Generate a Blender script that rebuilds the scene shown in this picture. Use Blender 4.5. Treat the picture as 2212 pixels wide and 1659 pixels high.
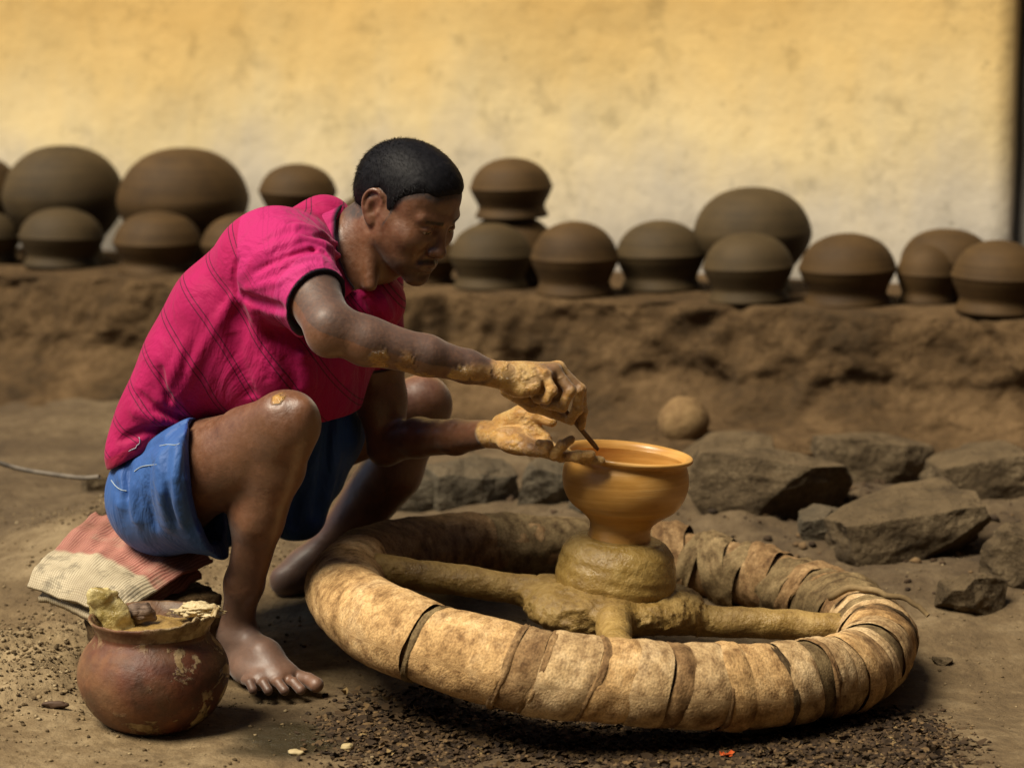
import bpy, math, random
import numpy as np
from mathutils import Vector, Matrix

for o in list(bpy.data.objects):
    bpy.data.objects.remove(o, do_unlink=True)
scene = bpy.context.scene
COL = scene.collection
rng = np.random.default_rng(7)
random.seed(7)

# ------------------------------------------------------------------ camera
CAM = np.array((0.0, -3.8, 1.066)); PITCH = math.radians(8.63); FPX = 5203.0
cd = bpy.data.cameras.new('camera'); cam = bpy.data.objects.new('camera', cd); COL.objects.link(cam)
cam.location = CAM; cam.rotation_euler = (math.pi / 2 - PITCH, 0, 0)
cd.sensor_width = 36; cd.lens = 36 * FPX / 2212; cd.clip_end = 400; cd.clip_start = 0.05
cd.dof.use_dof = True; cd.dof.focus_distance = 3.74; cd.dof.aperture_fstop = 3.5
scene.camera = cam

# ------------------------------------------------------------------ world, sun, exposure
SUN = np.array((-0.46, -0.32, 0.83)); SUN /= np.linalg.norm(SUN)
w = bpy.data.worlds.new('World'); scene.world = w; w.use_nodes = True
nt = w.node_tree; bg = nt.nodes['Background']
sky = nt.nodes.new('ShaderNodeTexSky'); sky.sky_type = 'NISHITA'; sky.sun_disc = False
sky.sun_elevation = math.asin(SUN[2]); sky.sun_rotation = math.atan2(SUN[0], SUN[1])
nt.links.new(sky.outputs[0], bg.inputs[0]); bg.inputs[1].default_value = 0.05
sl = bpy.data.lights.new('sun', 'SUN'); so = bpy.data.objects.new('sun', sl); COL.objects.link(so)
sl.energy = 5.0; sl.angle = math.radians(28); sl.color = (1.0, 0.89, 0.71)
so.rotation_euler = Vector(tuple(SUN)).to_track_quat('Z', 'Y').to_euler(); so.location = (-3, -2, 5)
scene.view_settings.view_transform = 'Standard'; scene.view_settings.look = 'None'
scene.view_settings.exposure = 0.46; scene.view_settings.gamma = 1.0

# ------------------------------------------------------------------ picking points in the place
cp_, sp_ = math.cos(PITCH), math.sin(PITCH)
def ray(px, py):
    a = (px - 1106) / FPX; b = -(py - 829.5) / FPX
    return np.array((a, cp_ + b * sp_, -sp_ + b * cp_))
def U(px, py, Y):
    r = ray(px, py); return CAM + r * ((Y - CAM[1]) / r[1])
def UZ(px, py, z):
    r = ray(px, py); return CAM + r * ((z - CAM[2]) / r[2])
def mpp(Y): return (Y - CAM[1]) / FPX
def nrm(v): v = np.asarray(v, float); return v / np.linalg.norm(v)

# ------------------------------------------------------------------ noise
def _hash(i, j, k, s):
    h = (i.astype(np.int64) * 374761393 + j.astype(np.int64) * 668265263 + k.astype(np.int64) * 2147483647 + s * 974711) & 0xffffffff
    h = ((h ^ (h >> 13)) * 1274126177) & 0xffffffff
    h = (h ^ (h >> 16)) & 0xffffffff
    return h.astype(np.float64) / 4294967295.0
def vnoise(p, s=0):
    p = np.asarray(p, float); f = np.floor(p); t = p - f; t = t * t * (3 - 2 * t); f = f.astype(np.int64)
    r = 0
    for a in (0, 1):
        for b in (0, 1):
            for c in (0, 1):
                wt = (t[:, 0] if a else 1 - t[:, 0]) * (t[:, 1] if b else 1 - t[:, 1]) * (t[:, 2] if c else 1 - t[:, 2])
                r = r + wt * _hash(f[:, 0] + a, f[:, 1] + b, f[:, 2] + c, s)
    return r * 2 - 1
def fbm(p, sc, oc=4, s=0, g=0.5):
    p = np.asarray(p, float) * sc; r = 0; a = 1.0
    for i in range(oc):
        r = r + a * vnoise(p + 17.3 * i, s + i); p = p * 2.03; a *= g
    return r

# ------------------------------------------------------------------ mesh helpers
def mesh_obj(name, V, F, mat, parent=None, smooth=True, attrs=None, mats=None, fm=None):
    me = bpy.data.meshes.new(name)
    V = np.asarray(V, np.float32)
    if isinstance(F, np.ndarray):
        n = F.shape[1]; me.vertices.add(len(V)); me.vertices.foreach_set('co', V.ravel())
        me.loops.add(F.size); me.loops.foreach_set('vertex_index', F.astype(np.int32).ravel())
        me.polygons.add(len(F)); me.polygons.foreach_set('loop_start', np.arange(0, F.size, n, dtype=np.int32))
        me.polygons.foreach_set('loop_total', np.full(len(F), n, np.int32)); me.update(calc_edges=True)
    else:
        me.from_pydata([tuple(map(float, v)) for v in V], [], [tuple(int(i) for i in f) for f in F])
    me.validate()
    if smooth: me.polygons.foreach_set('use_smooth', np.ones(len(me.polygons), bool))
    for m in (mats or [mat]): me.materials.append(m)
    if fm is not None: me.polygons.foreach_set('material_index', np.asarray(fm, np.int32))
    for k, v in (attrs or {}).items():
        a = me.attributes.new(k, 'FLOAT', 'POINT'); a.data.foreach_set('value', np.asarray(v, np.float32))
    o = bpy.data.objects.new(name, me); COL.objects.link(o)
    if parent is not None: attach(o, parent)
    return o
def world_loc(o):
    l = np.array(o.location)
    return l
def attach(o, parent):
    o.parent = parent
    o.matrix_parent_inverse = Matrix.Translation(-Vector(parent['_o'])) if '_o' in parent else Matrix.Identity(4)
def empty(name, loc):
    e = bpy.data.objects.new(name, None); COL.objects.link(e); e.location = loc
    e.empty_display_size = 0.05; e['_o'] = tuple(float(x) for x in loc); return e
def tag(o, label=None, cat=None, group=None, kind=None):
    if label: o['label'] = label
    if cat: o['category'] = cat
    if group: o['group'] = group
    if kind: o['kind'] = kind
    return o
def grid_faces(nu, nv, wrapu=False, wrapv=False):
    iu = np.arange(nu if wrapu else nu - 1); iv = np.arange(nv if wrapv else nv - 1)
    a, b = np.meshgrid(iu, iv, indexing='ij'); a = a.ravel(); b = b.ravel()
    a2 = (a + 1) % nu; b2 = (b + 1) % nv
    return np.stack([a * nv + b, a2 * nv + b, a2 * nv + b2, a * nv + b2], 1)
def lathe(prof, n=64, zfun=None):
    """rows of (r, z); returns V (local), F"""
    prof = np.asarray(prof, float); th = np.linspace(0, 2 * math.pi, n, endpoint=False)
    r = prof[:, 0][:, None]; z = prof[:, 1][:, None] + 0 * th
    V = np.stack([r * np.cos(th), r * np.sin(th), z], -1).reshape(-1, 3)
    F = grid_faces(len(prof), n, False, True)[:, ::-1]
    return V, F
def smooth_prof(pts, n):
    """Catmull-Rom through profile points"""
    P = np.asarray(pts, float); P = np.vstack([2 * P[0] - P[1], P, 2 * P[-1] - P[-2]]); out = []
    for i in range(1, len(P) - 2):
        for t in np.linspace(0, 1, n, endpoint=False):
            a, b, c, d = P[i - 1], P[i], P[i + 1], P[i + 2]
            out.append(0.5 * (2 * b + (c - a) * t + (2 * a - 5 * b + 4 * c - d) * t * t + (3 * b - a - 3 * c + d) * t ** 3))
    out.append(P[-2]); return np.array(out)
def frame_from(t, up=(0, 0, 1)):
    t = nrm(t); s = np.cross(t, up)
    if np.linalg.norm(s) < 1e-4: s = np.cross(t, (1, 0, 0))
    s = nrm(s); return t, s, np.cross(s, t)
def tube(pts, rad, n=10, caps=True):
    pts = np.asarray(pts, float); m = len(pts); rad = np.broadcast_to(np.asarray(rad, float), (m,))
    tg = np.gradient(pts, axis=0); V = []
    up = np.array((0, 0, 1.0))
    t0, s0, u0 = frame_from(tg[0])
    th = np.linspace(0, 2 * math.pi, n, endpoint=False)
    for i in range(m):
        t = nrm(tg[i]); s = nrm(s0 - t * np.dot(s0, t)); u = np.cross(s, t); s0 = s
        V.append(pts[i] + rad[i] * (np.cos(th)[:, None] * s + np.sin(th)[:, None] * u))
    V = np.vstack(V); F = grid_faces(m, n, False, True).tolist()
    if caps: F.append(list(range(n))[::-1]); F.append(list(range((m - 1) * n, m * n)))
    return V, F
def spline(pts, n=8):
    return smooth_prof(pts, n)

# ------------------------------------------------------------------ signed distance sculpting
class Vol:
    def __init__(s, lo, hi, h):
        s.lo = np.asarray(lo, float); s.h = h; s.n = np.ceil((np.asarray(hi) - s.lo) / h).astype(int) + 1
        s.d = np.full(s.n, 0.5, np.float32)
        s.ax = [(s.lo[i] + h * np.arange(s.n[i])).astype(np.float32) for i in range(3)]
    def sl(s, lo, hi, m):
        a = np.clip(np.floor((np.asarray(lo) - m - s.lo) / s.h).astype(int), 0, s.n - 1)
        b = np.clip(np.ceil((np.asarray(hi) + m - s.lo) / s.h).astype(int) + 1, 1, s.n)
        return tuple(slice(int(a[i]), int(b[i])) for i in range(3))
    def xyz(s, sl):
        return s.ax[0][sl[0]][:, None, None], s.ax[1][sl[1]][None, :, None], s.ax[2][sl[2]][None, None, :]
    def op(s, fn, lo, hi, k, mode, m=0.02):
        sl = s.sl(lo, hi, k + m)
        if any(x.stop <= x.start for x in sl): return
        v = fn(*s.xyz(sl)); d = s.d[sl]
        if mode == 'add':
            if k > 0:
                hh = np.maximum(k - np.abs(d - v), 0) / k; s.d[sl] = np.minimum(d, v) - hh * hh * k * 0.25
            else: s.d[sl] = np.minimum(d, v)
        else:
            v = -v if mode == 'sub' else v
            if k > 0:
                hh = np.maximum(k - np.abs(d - v), 0) / k; s.d[sl] = np.maximum(d, v) + hh * hh * k * 0.25
            else: s.d[sl] = np.maximum(d, v)
    def cone(s, a, b, r1, r2, k=0.01, mode='add', flat=None):
        a = np.asarray(a, np.float32); b = np.asarray(b, np.float32); ba = b - a; L2 = float(ba @ ba) + 1e-12
        def fn(X, Y, Z):
            x = X - a[0]; y = Y - a[1]; z = Z - a[2]
            t = np.clip((x * ba[0] + y * ba[1] + z * ba[2]) / L2, 0, 1)
            x = x - t * ba[0]; y = y - t * ba[1]; z = z - t * ba[2]
            q = x * x + y * y + z * z
            if flat is not None:
                n, sc = flat; dn = x * n[0] + y * n[1] + z * n[2]; q = q + (sc * sc - 1) * dn * dn
            return np.sqrt(np.maximum(q, 0)) - (r1 + (r2 - r1) * t)
        R = max(r1, r2) * (1.0 if flat is None else max(1, 1 / flat[1]))
        s.op(fn, np.minimum(a, b) - R, np.maximum(a, b) + R, k, mode)
    def chain(s, pts, rad, k=0.01, mode='add', flat=None):
        for i in range(len(pts) - 1): s.cone(pts[i], pts[i + 1], rad[i], rad[i + 1], k, mode, flat)
    def ell(s, c, r, A=None, k=0.01, mode='add'):
        c = np.asarray(c, np.float32); r = np.asarray(r, np.float32); A = np.eye(3) if A is None else np.asarray(A); A = A.astype(np.float32)
        def fn(X, Y, Z):
            x = X - c[0]; y = Y - c[1]; z = Z - c[2]; k0 = 0; k1 = 0
            for i in range(3):
                q = (x * A[i, 0] + y * A[i, 1] + z * A[i, 2]) / r[i]; k0 = k0 + q * q; k1 = k1 + (q / r[i]) ** 2
            k0 = np.sqrt(k0); return k0 * (k0 - 1) / np.maximum(np.sqrt(k1), 1e-6)
        R = np.abs(A.T) @ r
        s.op(fn, c - R, c + R, k, mode)
    def plane(s, p, n, k=0.0, lo=None, hi=None):
        """keep the side where (x-p).n < 0"""
        n = nrm(n); p = np.asarray(p)
        fn = lambda X, Y, Z: (X - p[0]) * n[0] + (Y - p[1]) * n[1] + (Z - p[2]) * n[2]
        s.op(fn, s.lo if lo is None else lo, s.lo + s.h * s.n if hi is None else hi, k, 'int', 0)
    def ridge(s, pts, w, amp):
        for i in range(len(pts) - 1):
            a = np.asarray(pts[i], np.float32); b = np.asarray(pts[i + 1], np.float32); ba = b - a; L2 = float(ba @ ba) + 1e-12
        P = [np.asarray(p, np.float32) for p in pts]
        lo = np.min(P, 0) - 3 * w; hi = np.max(P, 0) + 3 * w; sl = s.sl(lo, hi, 0)
        if any(x.stop <= x.start for x in sl): return
        X, Y, Z = s.xyz(sl); best = None; n = len(P) - 1
        for i in range(n):
            a = P[i]; ba = P[i + 1] - a; L2 = float(ba @ ba) + 1e-12
            x = X - a[0]; y = Y - a[1]; z = Z - a[2]; t = np.clip((x * ba[0] + y * ba[1] + z * ba[2]) / L2, 0, 1)
            q = (x - t * ba[0]) ** 2 + (y - t * ba[1]) ** 2 + (z - t * ba[2]) ** 2
            g = (i + t) / n; tp = np.sqrt(np.clip(4 * g * (1 - g), 0, 1)) * 0.75 + 0.25
            e = np.exp(-q / (w * w)) * tp
            best = e if best is None else np.maximum(best, e)
        s.d[sl] -= amp * best
    def hit(s, px, py, y0=-0.6, y1=0.8):
        r = ray(px, py); o = CAM
        t0 = (y0 - o[1]) / r[1]; t1 = (y1 - o[1]) / r[1]
        t = np.arange(t0, t1, s.h * 0.5); P = o + r * t[:, None]
        I = np.round((P - s.lo) / s.h).astype(int); ok = np.all((I >= 0) & (I < s.n), 1)
        I = np.clip(I, 0, s.n - 1); v = np.where(ok, s.d[I[:, 0], I[:, 1], I[:, 2]], 1)
        j = np.argmax(v < 0)
        if v[j] >= 0: j = int(np.argmin(v))
        return P[j]
    def mesh(s, it=2, lam=0.4):
        d = s.d; h = s.h; sg = d < 0; n = s.n
        c = np.zeros(n - 1, np.uint8)
        for a in (0, 1):
            for b in (0, 1):
                for e in (0, 1): c += sg[a:n[0] - 1 + a, b:n[1] - 1 + b, e:n[2] - 1 + e]
        fl = np.flatnonzero((c > 0) & (c < 8)); cn = n - 1; del c
        I = np.stack(np.unravel_index(fl, cn), 1)
        co = np.array([(a, b, e) for a in (0, 1) for b in (0, 1) for e in (0, 1)])
        val = np.stack([d[I[:, 0] + q[0], I[:, 1] + q[1], I[:, 2] + q[2]] for q in co], 1)
        acc = np.zeros((len(I), 3)); cnt = np.zeros(len(I))
        for i in range(8):
            for j in range(i + 1, 8):
                if np.abs(co[i] - co[j]).sum() != 1: continue
                vi = val[:, i]; vj = val[:, j]; m = (vi < 0) != (vj < 0)
                t = np.where(m, vi / np.where(m, vi - vj, 1), 0)[:, None]
                acc += m[:, None] * (co[i] + t * (co[j] - co[i])); cnt += m
        V = s.lo + h * (I + acc / cnt[:, None]); Q = []
        st = np.array((cn[1] * cn[2], cn[2], 1))
        for ax in range(3):
            s1 = [slice(None)] * 3; s2 = [slice(None)] * 3; s1[ax] = slice(0, -1); s2[ax] = slice(1, None)
            A = sg[tuple(s1)]; B = sg[tuple(s2)]
            E = np.stack(np.nonzero(A != B), 1); o1, o2 = [(1, 2), (2, 0), (0, 1)][ax]
            ok = (E[:, o1] > 0) & (E[:, o2] > 0) & (E[:, o1] < cn[o1]) & (E[:, o2] < cn[o2]); E = E[ok]
            inside = A[E[:, 0], E[:, 1], E[:, 2]]; b = E @ st
            q = np.stack([b - st[o1] - st[o2], b - st[o2], b, b - st[o1]], 1)
            q[~inside] = q[~inside][:, ::-1]; Q.append(q)
        F = np.searchsorted(fl, np.vstack(Q))
        for _ in range(it):
            S = np.zeros_like(V); C = np.zeros(len(V))
            for i in range(4):
                a = F[:, i]; b = F[:, (i + 1) % 4]
                for ax in range(3):
                    S[:, ax] += np.bincount(a, V[b, ax], len(V)) + np.bincount(b, V[a, ax], len(V))
                C += np.bincount(a, minlength=len(V)) + np.bincount(b, minlength=len(V))
            V = V + lam * (S / C[:, None] - V)
        return V, F
def polydist(V, pts):
    best = np.full(len(V), 9.0); par = np.zeros(len(V)); acc = 0.0
    for i in range(len(pts) - 1):
        a = np.asarray(pts[i]); ba = np.asarray(pts[i + 1]) - a; L = np.linalg.norm(ba)
        t = np.clip((V - a) @ ba / (L * L + 1e-12), 0, 1); q = np.linalg.norm(V - a - t[:, None] * ba, axis=1)
        m = q < best; best = np.where(m, q, best); par = np.where(m, acc + t * L, par); acc += L
    return best, par
def sstep(a, b, x): t = np.clip((x - a) / (b - a), 0, 1); return t * t * (3 - 2 * t)

# ------------------------------------------------------------------ materials
class NT:
    def __init__(s, name):
        s.m = bpy.data.materials.new(name); s.m.use_nodes = True; s.t = s.m.node_tree
        s.b = s.t.nodes['Principled BSDF']
    def n(s, ty, **kw):
        x = s.t.nodes.new('ShaderNode' + ty)
        for k, v in kw.items():
            if k in x.inputs.keys() if isinstance(k, str) else False: s.put(x.inputs[k], v)
            else: setattr(x, k, v)
        return x
    def put(s, inp, v):
        if hasattr(v, 'is_output') or isinstance(v, bpy.types.NodeSocket): s.t.links.new(v, inp)
        else: inp.default_value = v
    def coord(s, scale=(1, 1, 1), rot=(0, 0, 0)):
        c = s.n('TexCoord'); mp = s.n('Mapping'); s.put(mp.inputs['Vector'], c.outputs['Object'])
        mp.inputs['Scale'].default_value = scale; mp.inputs['Rotation'].default_value = rot; return mp.outputs[0]
    def noise(s, sc, det=5, rough=0.55, vec=None, dist=0.0):
        x = s.n('TexNoise'); x.inputs['Scale'].default_value = sc; x.inputs['Detail'].default_value = det
        x.inputs['Roughness'].default_value = rough; x.inputs['Distortion'].default_value = dist
        s.put(x.inputs['Vector'], vec if vec is not None else s.coord()); return x.outputs['Fac']
    def ramp(s, fac, stops):
        r = s.n('ValToRGB'); e = r.color_ramp.elements
        while len(e) > 1: e.remove(e[-1])
        for i, (p, c) in enumerate(stops):
            c = (c, c, c) if isinstance(c, (int, float)) else c
            x = e[0] if i == 0 else e.new(p); x.position = p; x.color = (*c, 1)
        s.put(r.inputs[0], fac); return r.outputs[0]
    def mix(s, f, a, b, mode='MIX'):
        x = s.n('Mix', data_type='RGBA', blend_type=mode)
        s.put(x.inputs[0], f)
        for i, v in ((6, a), (7, b)):
            if isinstance(v, tuple): v = (*v[:3], 1)
            s.put(x.inputs[i], v)
        return x.outputs[2]
    def math(s, op, a, b=0.0, c=None):
        x = s.n('Math', operation=op); s.put(x.inputs[0], a); s.put(x.inputs[1], b)
        if c is not None: s.put(x.inputs[2], c)
        return x.outputs[0]
    def attr(s, name):
        x = s.n('Attribute', attribute_name=name); return x.outputs['Fac']
    def bump(s, h, strength=0.3, dist=0.01, prev=None):
        x = s.n('Bump'); x.inputs['Strength'].default_value = strength; x.inputs['Distance'].default_value = dist
        s.put(x.inputs['Height'], h)
        if prev is not None: s.put(x.inputs['Normal'], prev)
        return x.outputs[0]
    def out(s, col=None, rough=None, nor=None, spec=None, coat=None, sub=None):
        if col is not None: s.put(s.b.inputs['Base Color'], (*col, 1) if isinstance(col, tuple) else col)
        if rough is not None: s.put(s.b.inputs['Roughness'], rough)
        if nor is not None: s.put(s.b.inputs['Normal'], nor)
        if spec is not None: s.put(s.b.inputs['Specular IOR Level'], spec)
        if coat is not None: s.put(s.b.inputs['Coat Weight'], coat[0]); s.put(s.b.inputs['Coat Roughness'], coat[1])
        return s.m
def earth(name, c1, c2, c3, sc=6.0, rough=0.95, bsc=60.0, bst=0.5, bd=0.01, spec=0.2, vec=(1, 1, 1), dust=None):
    t = NT(name); v = t.coord(vec)
    a = t.noise(sc, 8, 0.6, v); b = t.noise(sc * 7, 6, 0.65, v)
    col = t.ramp(t.math('ADD', t.math('MULTIPLY', a, 0.65), t.math('MULTIPLY', b, 0.35)), [(0.32, c1), (0.5, c2), (0.68, c3)])
    n = t.bump(t.noise(bsc, 8, 0.7, v), bst, bd)
    n = t.bump(t.noise(bsc * 0.2, 4, 0.6, v), bst * 0.6, bd * 4, n)
    if dust:
        g = t.n('NewGeometry'); sx = t.n('SeparateXYZ'); t.put(sx.inputs[0], g.outputs['Normal'])
        dm = t.math('MULTIPLY', t.ramp(sx.outputs[2], [(0.45, 0.0), (0.9, 0.75)]), t.ramp(a, [(0.35, 0.3), (0.6, 1.0)]))
        col = t.mix(dm, col, dust)
    return t.out(col, rough, n, spec)

# ================================================================== THE SETTING
def gz(x, y):
    """height of the bare earth"""
    x = np.asarray(x, float); y = np.asarray(y, float); sh = x.shape
    p = np.stack([x.ravel(), y.ravel(), 0 * x.ravel()], 1)
    h = 0.11 * np.clip(y - 0.05, 0, 0.45).ravel()
    h = h + 0.012 * fbm(p, 2.3, 3, 3) * sstep(-0.9, 0.1, np.abs(p[:, 1]) * 0 + p[:, 1] + 0.2)
    h = h + 0.004 * fbm(p, 11, 3, 5)
    # heap of loose earth left of the sack
    h = h + (0.045 + 0.020 * fbm(p, 22, 4, 15)) * np.exp(-((p[:, 0] + 0.83) ** 2 / 0.03 + (p[:, 1] - 0.02) ** 2 / 0.06))
    h = h + 0.10 * np.exp(-((p[:, 0] + 0.72) ** 2 / 0.05 + (p[:, 1] - 0.75) ** 2 / 0.10))
    # rough broken ground behind the wheel
    m = np.exp(-((p[:, 0] - 0.75) ** 2 / 0.55 + (p[:, 1] - 0.95) ** 2 / 0.16))
    h = h + m * (0.035 + 0.035 * fbm(p, 7, 4, 9))
    # earth banked up against the platform
    h = h + 0.02 * sstep(1.2, 2.4, p[:, 1]) * (1 + 0.9 * fbm(p, 3.5, 3, 12))
    return h.reshape(sh)
def axis_pts(segs):
    out = []
    for a, b, n in segs: out.append(np.linspace(a, b, n, endpoint=False))
    out.append([segs[-1][1]]); return np.concatenate(out)

def m_ground():
    t = NT('earth_ground'); v = t.coord()
    a = t.noise(3.0, 8, 0.62, v); b = t.noise(28, 6, 0.7, v)
    f = t.math('ADD', t.math('MULTIPLY', a, 0.6), t.math('MULTIPLY', b, 0.4))
    dry = t.ramp(f, [(0.30, (0.070, 0.044, 0.020)), (0.48, (0.165, 0.113, 0.055)), (0.68, (0.37, 0.28, 0.155))])  # soil tone kept where the ground reads as lit
    soil_shade = t.ramp(f, [(0.30, (0.022, 0.014, 0.008)), (0.5, (0.052, 0.033, 0.016)), (0.70, (0.10, 0.066, 0.034))])  # darker soil tone, mostly standing in for shade
    mk = t.attr('soil_shade')
    col = t.mix(mk, dry, soil_shade)
    wet = t.attr('wet')
    col = t.mix(wet, col, (0.035, 0.028, 0.014))
    n = t.bump(t.noise(85, 8, 0.72, v), 0.55, 0.010)
    n = t.bump(t.noise(17, 5, 0.6, v), 0.5, 0.03, n)
    rg = t.math('SUBTRACT', 0.95, t.math('MULTIPLY', wet, 0.68))
    return t.out(col, rg, n, 0.3)
gx = axis_pts([(-60, -8, 8), (-8, -1.6, 16), (-1.6, 1.7, 260), (1.7, 8, 16), (8, 60, 8)])
gy = axis_pts([(-60, -6, 8), (-6, -0.9, 16), (-0.9, 1.3, 210), (1.3, 3.2, 70), (3.2, 12, 14), (12, 90, 8)])
GX, GY = np.meshgrid(gx, gy, indexing='ij'); GZ = gz(GX, GY)
P2 = np.stack([GX.ravel(), GY.ravel(), 0 * GX.ravel()], 1)
nz_ = fbm(P2, 4.0, 4, 31)
soil_shade = np.clip(1.30 - ((P2[:, 0] - 0.16) ** 2 / 0.34 + (P2[:, 1] + 0.12) ** 2 / 0.26) + 0.30 * nz_, 0, 1)  # dark mulch and shade round the wheel, painted as darker soil
soil_shade = np.maximum(soil_shade, np.clip(1.2 - ((P2[:, 0] - 0.55) ** 2 / 0.9 + (P2[:, 1] - 0.75) ** 2 / 0.30) + 0.25 * nz_, 0, 0.8))  # stands in for deep shade among the stones
soil_shade = np.maximum(soil_shade, 0.72 * sstep(0.20, 0.9, P2[:, 1] + 0.12 * nz_))
soil_shade = np.maximum(soil_shade, 0.35 * sstep(0.25, 0.6, P2[:, 0] + 0.1 * nz_))
pw = UZ(620, 1590, 0.0)
wet = np.clip(1.25 - ((P2[:, 0] - pw[0]) ** 2 / 0.010 + (P2[:, 1] - pw[1]) ** 2 / 0.010) + 0.5 * fbm(P2, 18, 3, 44), 0, 1)
ground = mesh_obj('ground', np.stack([GX.ravel(), GY.ravel(), GZ.ravel()], 1), grid_faces(len(gx), len(gy)), m_ground(), attrs={'soil_shade': soil_shade, 'wet': wet})
tag(ground, 'bare trodden earth, paler at left, darker round the wheel with shade painted in', 'ground', kind='structure')

# ---------------------------------------------------------------- mud platform along the house wall
HB = 0.37
EL = UZ(0, 592, HB); ER = UZ(2212, 690, HB)
BD = nrm(ER - EL); BN = np.array((-BD[1], BD[0], 0)); BN = BN if BN[1] > 0 else -BN     # along the bench, and back towards the wall
BLEN = np.linalg.norm(ER - EL)
def bench_pt(s, t, z): return EL + BD * s + BN * t + np.array((0, 0, z - HB))
m_mud = earth('dry_mud', (0.032, 0.020, 0.009), (0.085, 0.051, 0.022), (0.165, 0.103, 0.048), 4.5, 0.95, 40, 0.8, 0.02, 0.15)
prof = [(-0.62, -0.06), (-0.48, 0.02), (-0.34, 0.055), (-0.22, 0.085), (-0.13, 0.110), (-0.085, 0.135), (-0.06, 0.165), (-0.042, 0.195), (-0.028, 0.23), (-0.016, 0.27), (-0.010, 0.318), (-0.005, 0.350), (0.010, 0.3675), (0.06, 0.370), (0.2, 0.371), (0.4, 0.372), (0.75, 0.373)]
pr = smooth_prof(prof, 7); ss = np.linspace(-1.6, BLEN + 1.6, 560)
S, T = np.meshgrid(ss, np.arange(len(pr)), indexing='ij')
pt = pr[T.ravel().astype(int)]; V = EL + BD * S.ravel()[:, None] + BN * pt[:, :1] + np.array((0, 0, 1.0)) * (pt[:, 1:] - HB)
face = sstep(0.03, 0.10, pt[:, 1]) * (1 - sstep(0.02, 0.10, pt[:, 0]))
dn = 0.026 * fbm(V * np.array((1, 1, 1.3)), 5, 5, 21) + 0.018 * fbm(V * np.array((1, 1, 0.6)), 18, 4, 22)
cr = np.abs(vnoise(V * np.array((3.0, 3.0, 1.4)), 55)); dn = dn - 0.022 * np.exp(-(cr / 0.05) ** 2)
dn = dn - 0.04 * np.exp(-((pt[:, 1] - 0.19) / 0.03) ** 2) * (pt[:, 0] > -0.1) * (0.5 + 0.5 * fbm(V, 2.6, 2, 29))
slope = 1 - sstep(-0.30, -0.12, pt[:, 0])
V = V - BN * (dn * face * (1 - slope))[:, None]; zz0 = V[:, 2].copy(); V[:, 2] += slope * (0.022 * fbm(V, 4, 4, 71) + 0.012 * fbm(V, 17, 4, 72)) + 0.007 * fbm(V, 5, 3, 23) * (1 - 0.4 * face) - 0.010 * np.maximum(0, fbm(V, 2.2, 2, 27)) * np.exp(-((pt[:, 0] - 0.02) / 0.05) ** 2)
pf = mesh_obj('mud_platform', V, grid_faces(len(ss), len(pr)), m_mud)
tag(pf, 'long low brown mud platform against the house, pots set out along it', 'platform')

# ---------------------------------------------------------------- house wall
def m_wall():
    t = NT('ochre_plaster'); v = t.coord((1, 1, 1)); c = t.n('TexCoord'); sx = t.n('SeparateXYZ'); t.put(sx.inputs[0], c.outputs['Object'])
    z = sx.outputs[2]
    big = t.noise(1.6, 6, 0.6, v); streak = t.noise(2.2, 5, 0.6, t.coord((2.2, 2.2, 0.5)))
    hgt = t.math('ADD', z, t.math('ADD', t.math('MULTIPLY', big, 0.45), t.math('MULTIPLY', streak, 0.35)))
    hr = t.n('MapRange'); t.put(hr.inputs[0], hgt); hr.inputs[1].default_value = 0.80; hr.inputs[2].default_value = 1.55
    col = t.ramp(hr.outputs[0], [(0.0, (0.40, 0.37, 0.32)), (0.22, (0.58, 0.51, 0.38)), (0.5, (0.70, 0.56, 0.30)), (0.75, (0.68, 0.49, 0.205)), (1.0, (0.63, 0.42, 0.15))])  # plaster turns greyer towards the foot
    sp = t.ramp(t.noise(9, 8, 0.72, v), [(0.36, 0.45), (0.47, 1.0)])
    blot = t.ramp(t.noise(3.2, 6, 0.65, v), [(0.30, 0.70), (0.55, 1.0)])
    col = t.mix(0.40, col, sp, 'MULTIPLY'); col = t.mix(0.45, col, blot, 'MULTIPLY')
    fine = t.ramp(t.noise(24, 5, 0.7, v), [(0.28, 0.45), (0.37, 1.0)]); col = t.mix(0.65, col, fine, 'MULTIPLY')
    n = t.bump(t.noise(7, 6, 0.6, v), 0.35, 0.02)
    return t.out(col, 0.9, n, 0.15)
WT = 0.66                                   # wall face, measured back from the platform edge
wr = U(2172, 560, 0); 
# where the wall ends on the right: walk along the wall until it meets that line of sight
def on_wall(px, py):
    r = ray(px, py); p0 = EL + BN * WT; t = np.dot(p0 - CAM, BN) / np.dot(r, BN); return CAM + r * t
pe = on_wall(2178, 500); s_end = np.dot(pe - EL, BD)
su = np.linspace(-3.5, s_end, 120); zu = np.linspace(0.20, 2.6, 60)
S, Z = np.meshgrid(su, zu, indexing='ij'); Vf = EL + BD * S.ravel()[:, None] + BN * WT; Vf[:, 2] = Z.ravel()
Vf = Vf - BN * (0.010 * fbm(Vf, 1.5, 3, 61))[:, None]
Fr = grid_faces(120, 60)
e0 = 119 * 60; end = np.arange(e0, e0 + 60)
Vb = Vf[end] + BN * 0.28; Vtop = Vf[59::60] + BN * 0.28; n0 = len(Vf)
Vw = np.vstack([Vf, Vb, Vtop]); F2 = [(end[i], n0 + i, n0 + i + 1, end[i + 1]) for i in range(59)]
n1 = n0 + 60; top = np.arange(59, 120 * 60, 60)
F2 += [(top[i], top[i + 1], n1 + i + 1, n1 + i) for i in range(119)]
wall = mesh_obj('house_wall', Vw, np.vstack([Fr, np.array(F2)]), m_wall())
tag(wall, 'sunlit ochre plaster house wall, paler and greyer towards its foot, behind the pots', 'wall')
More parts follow.
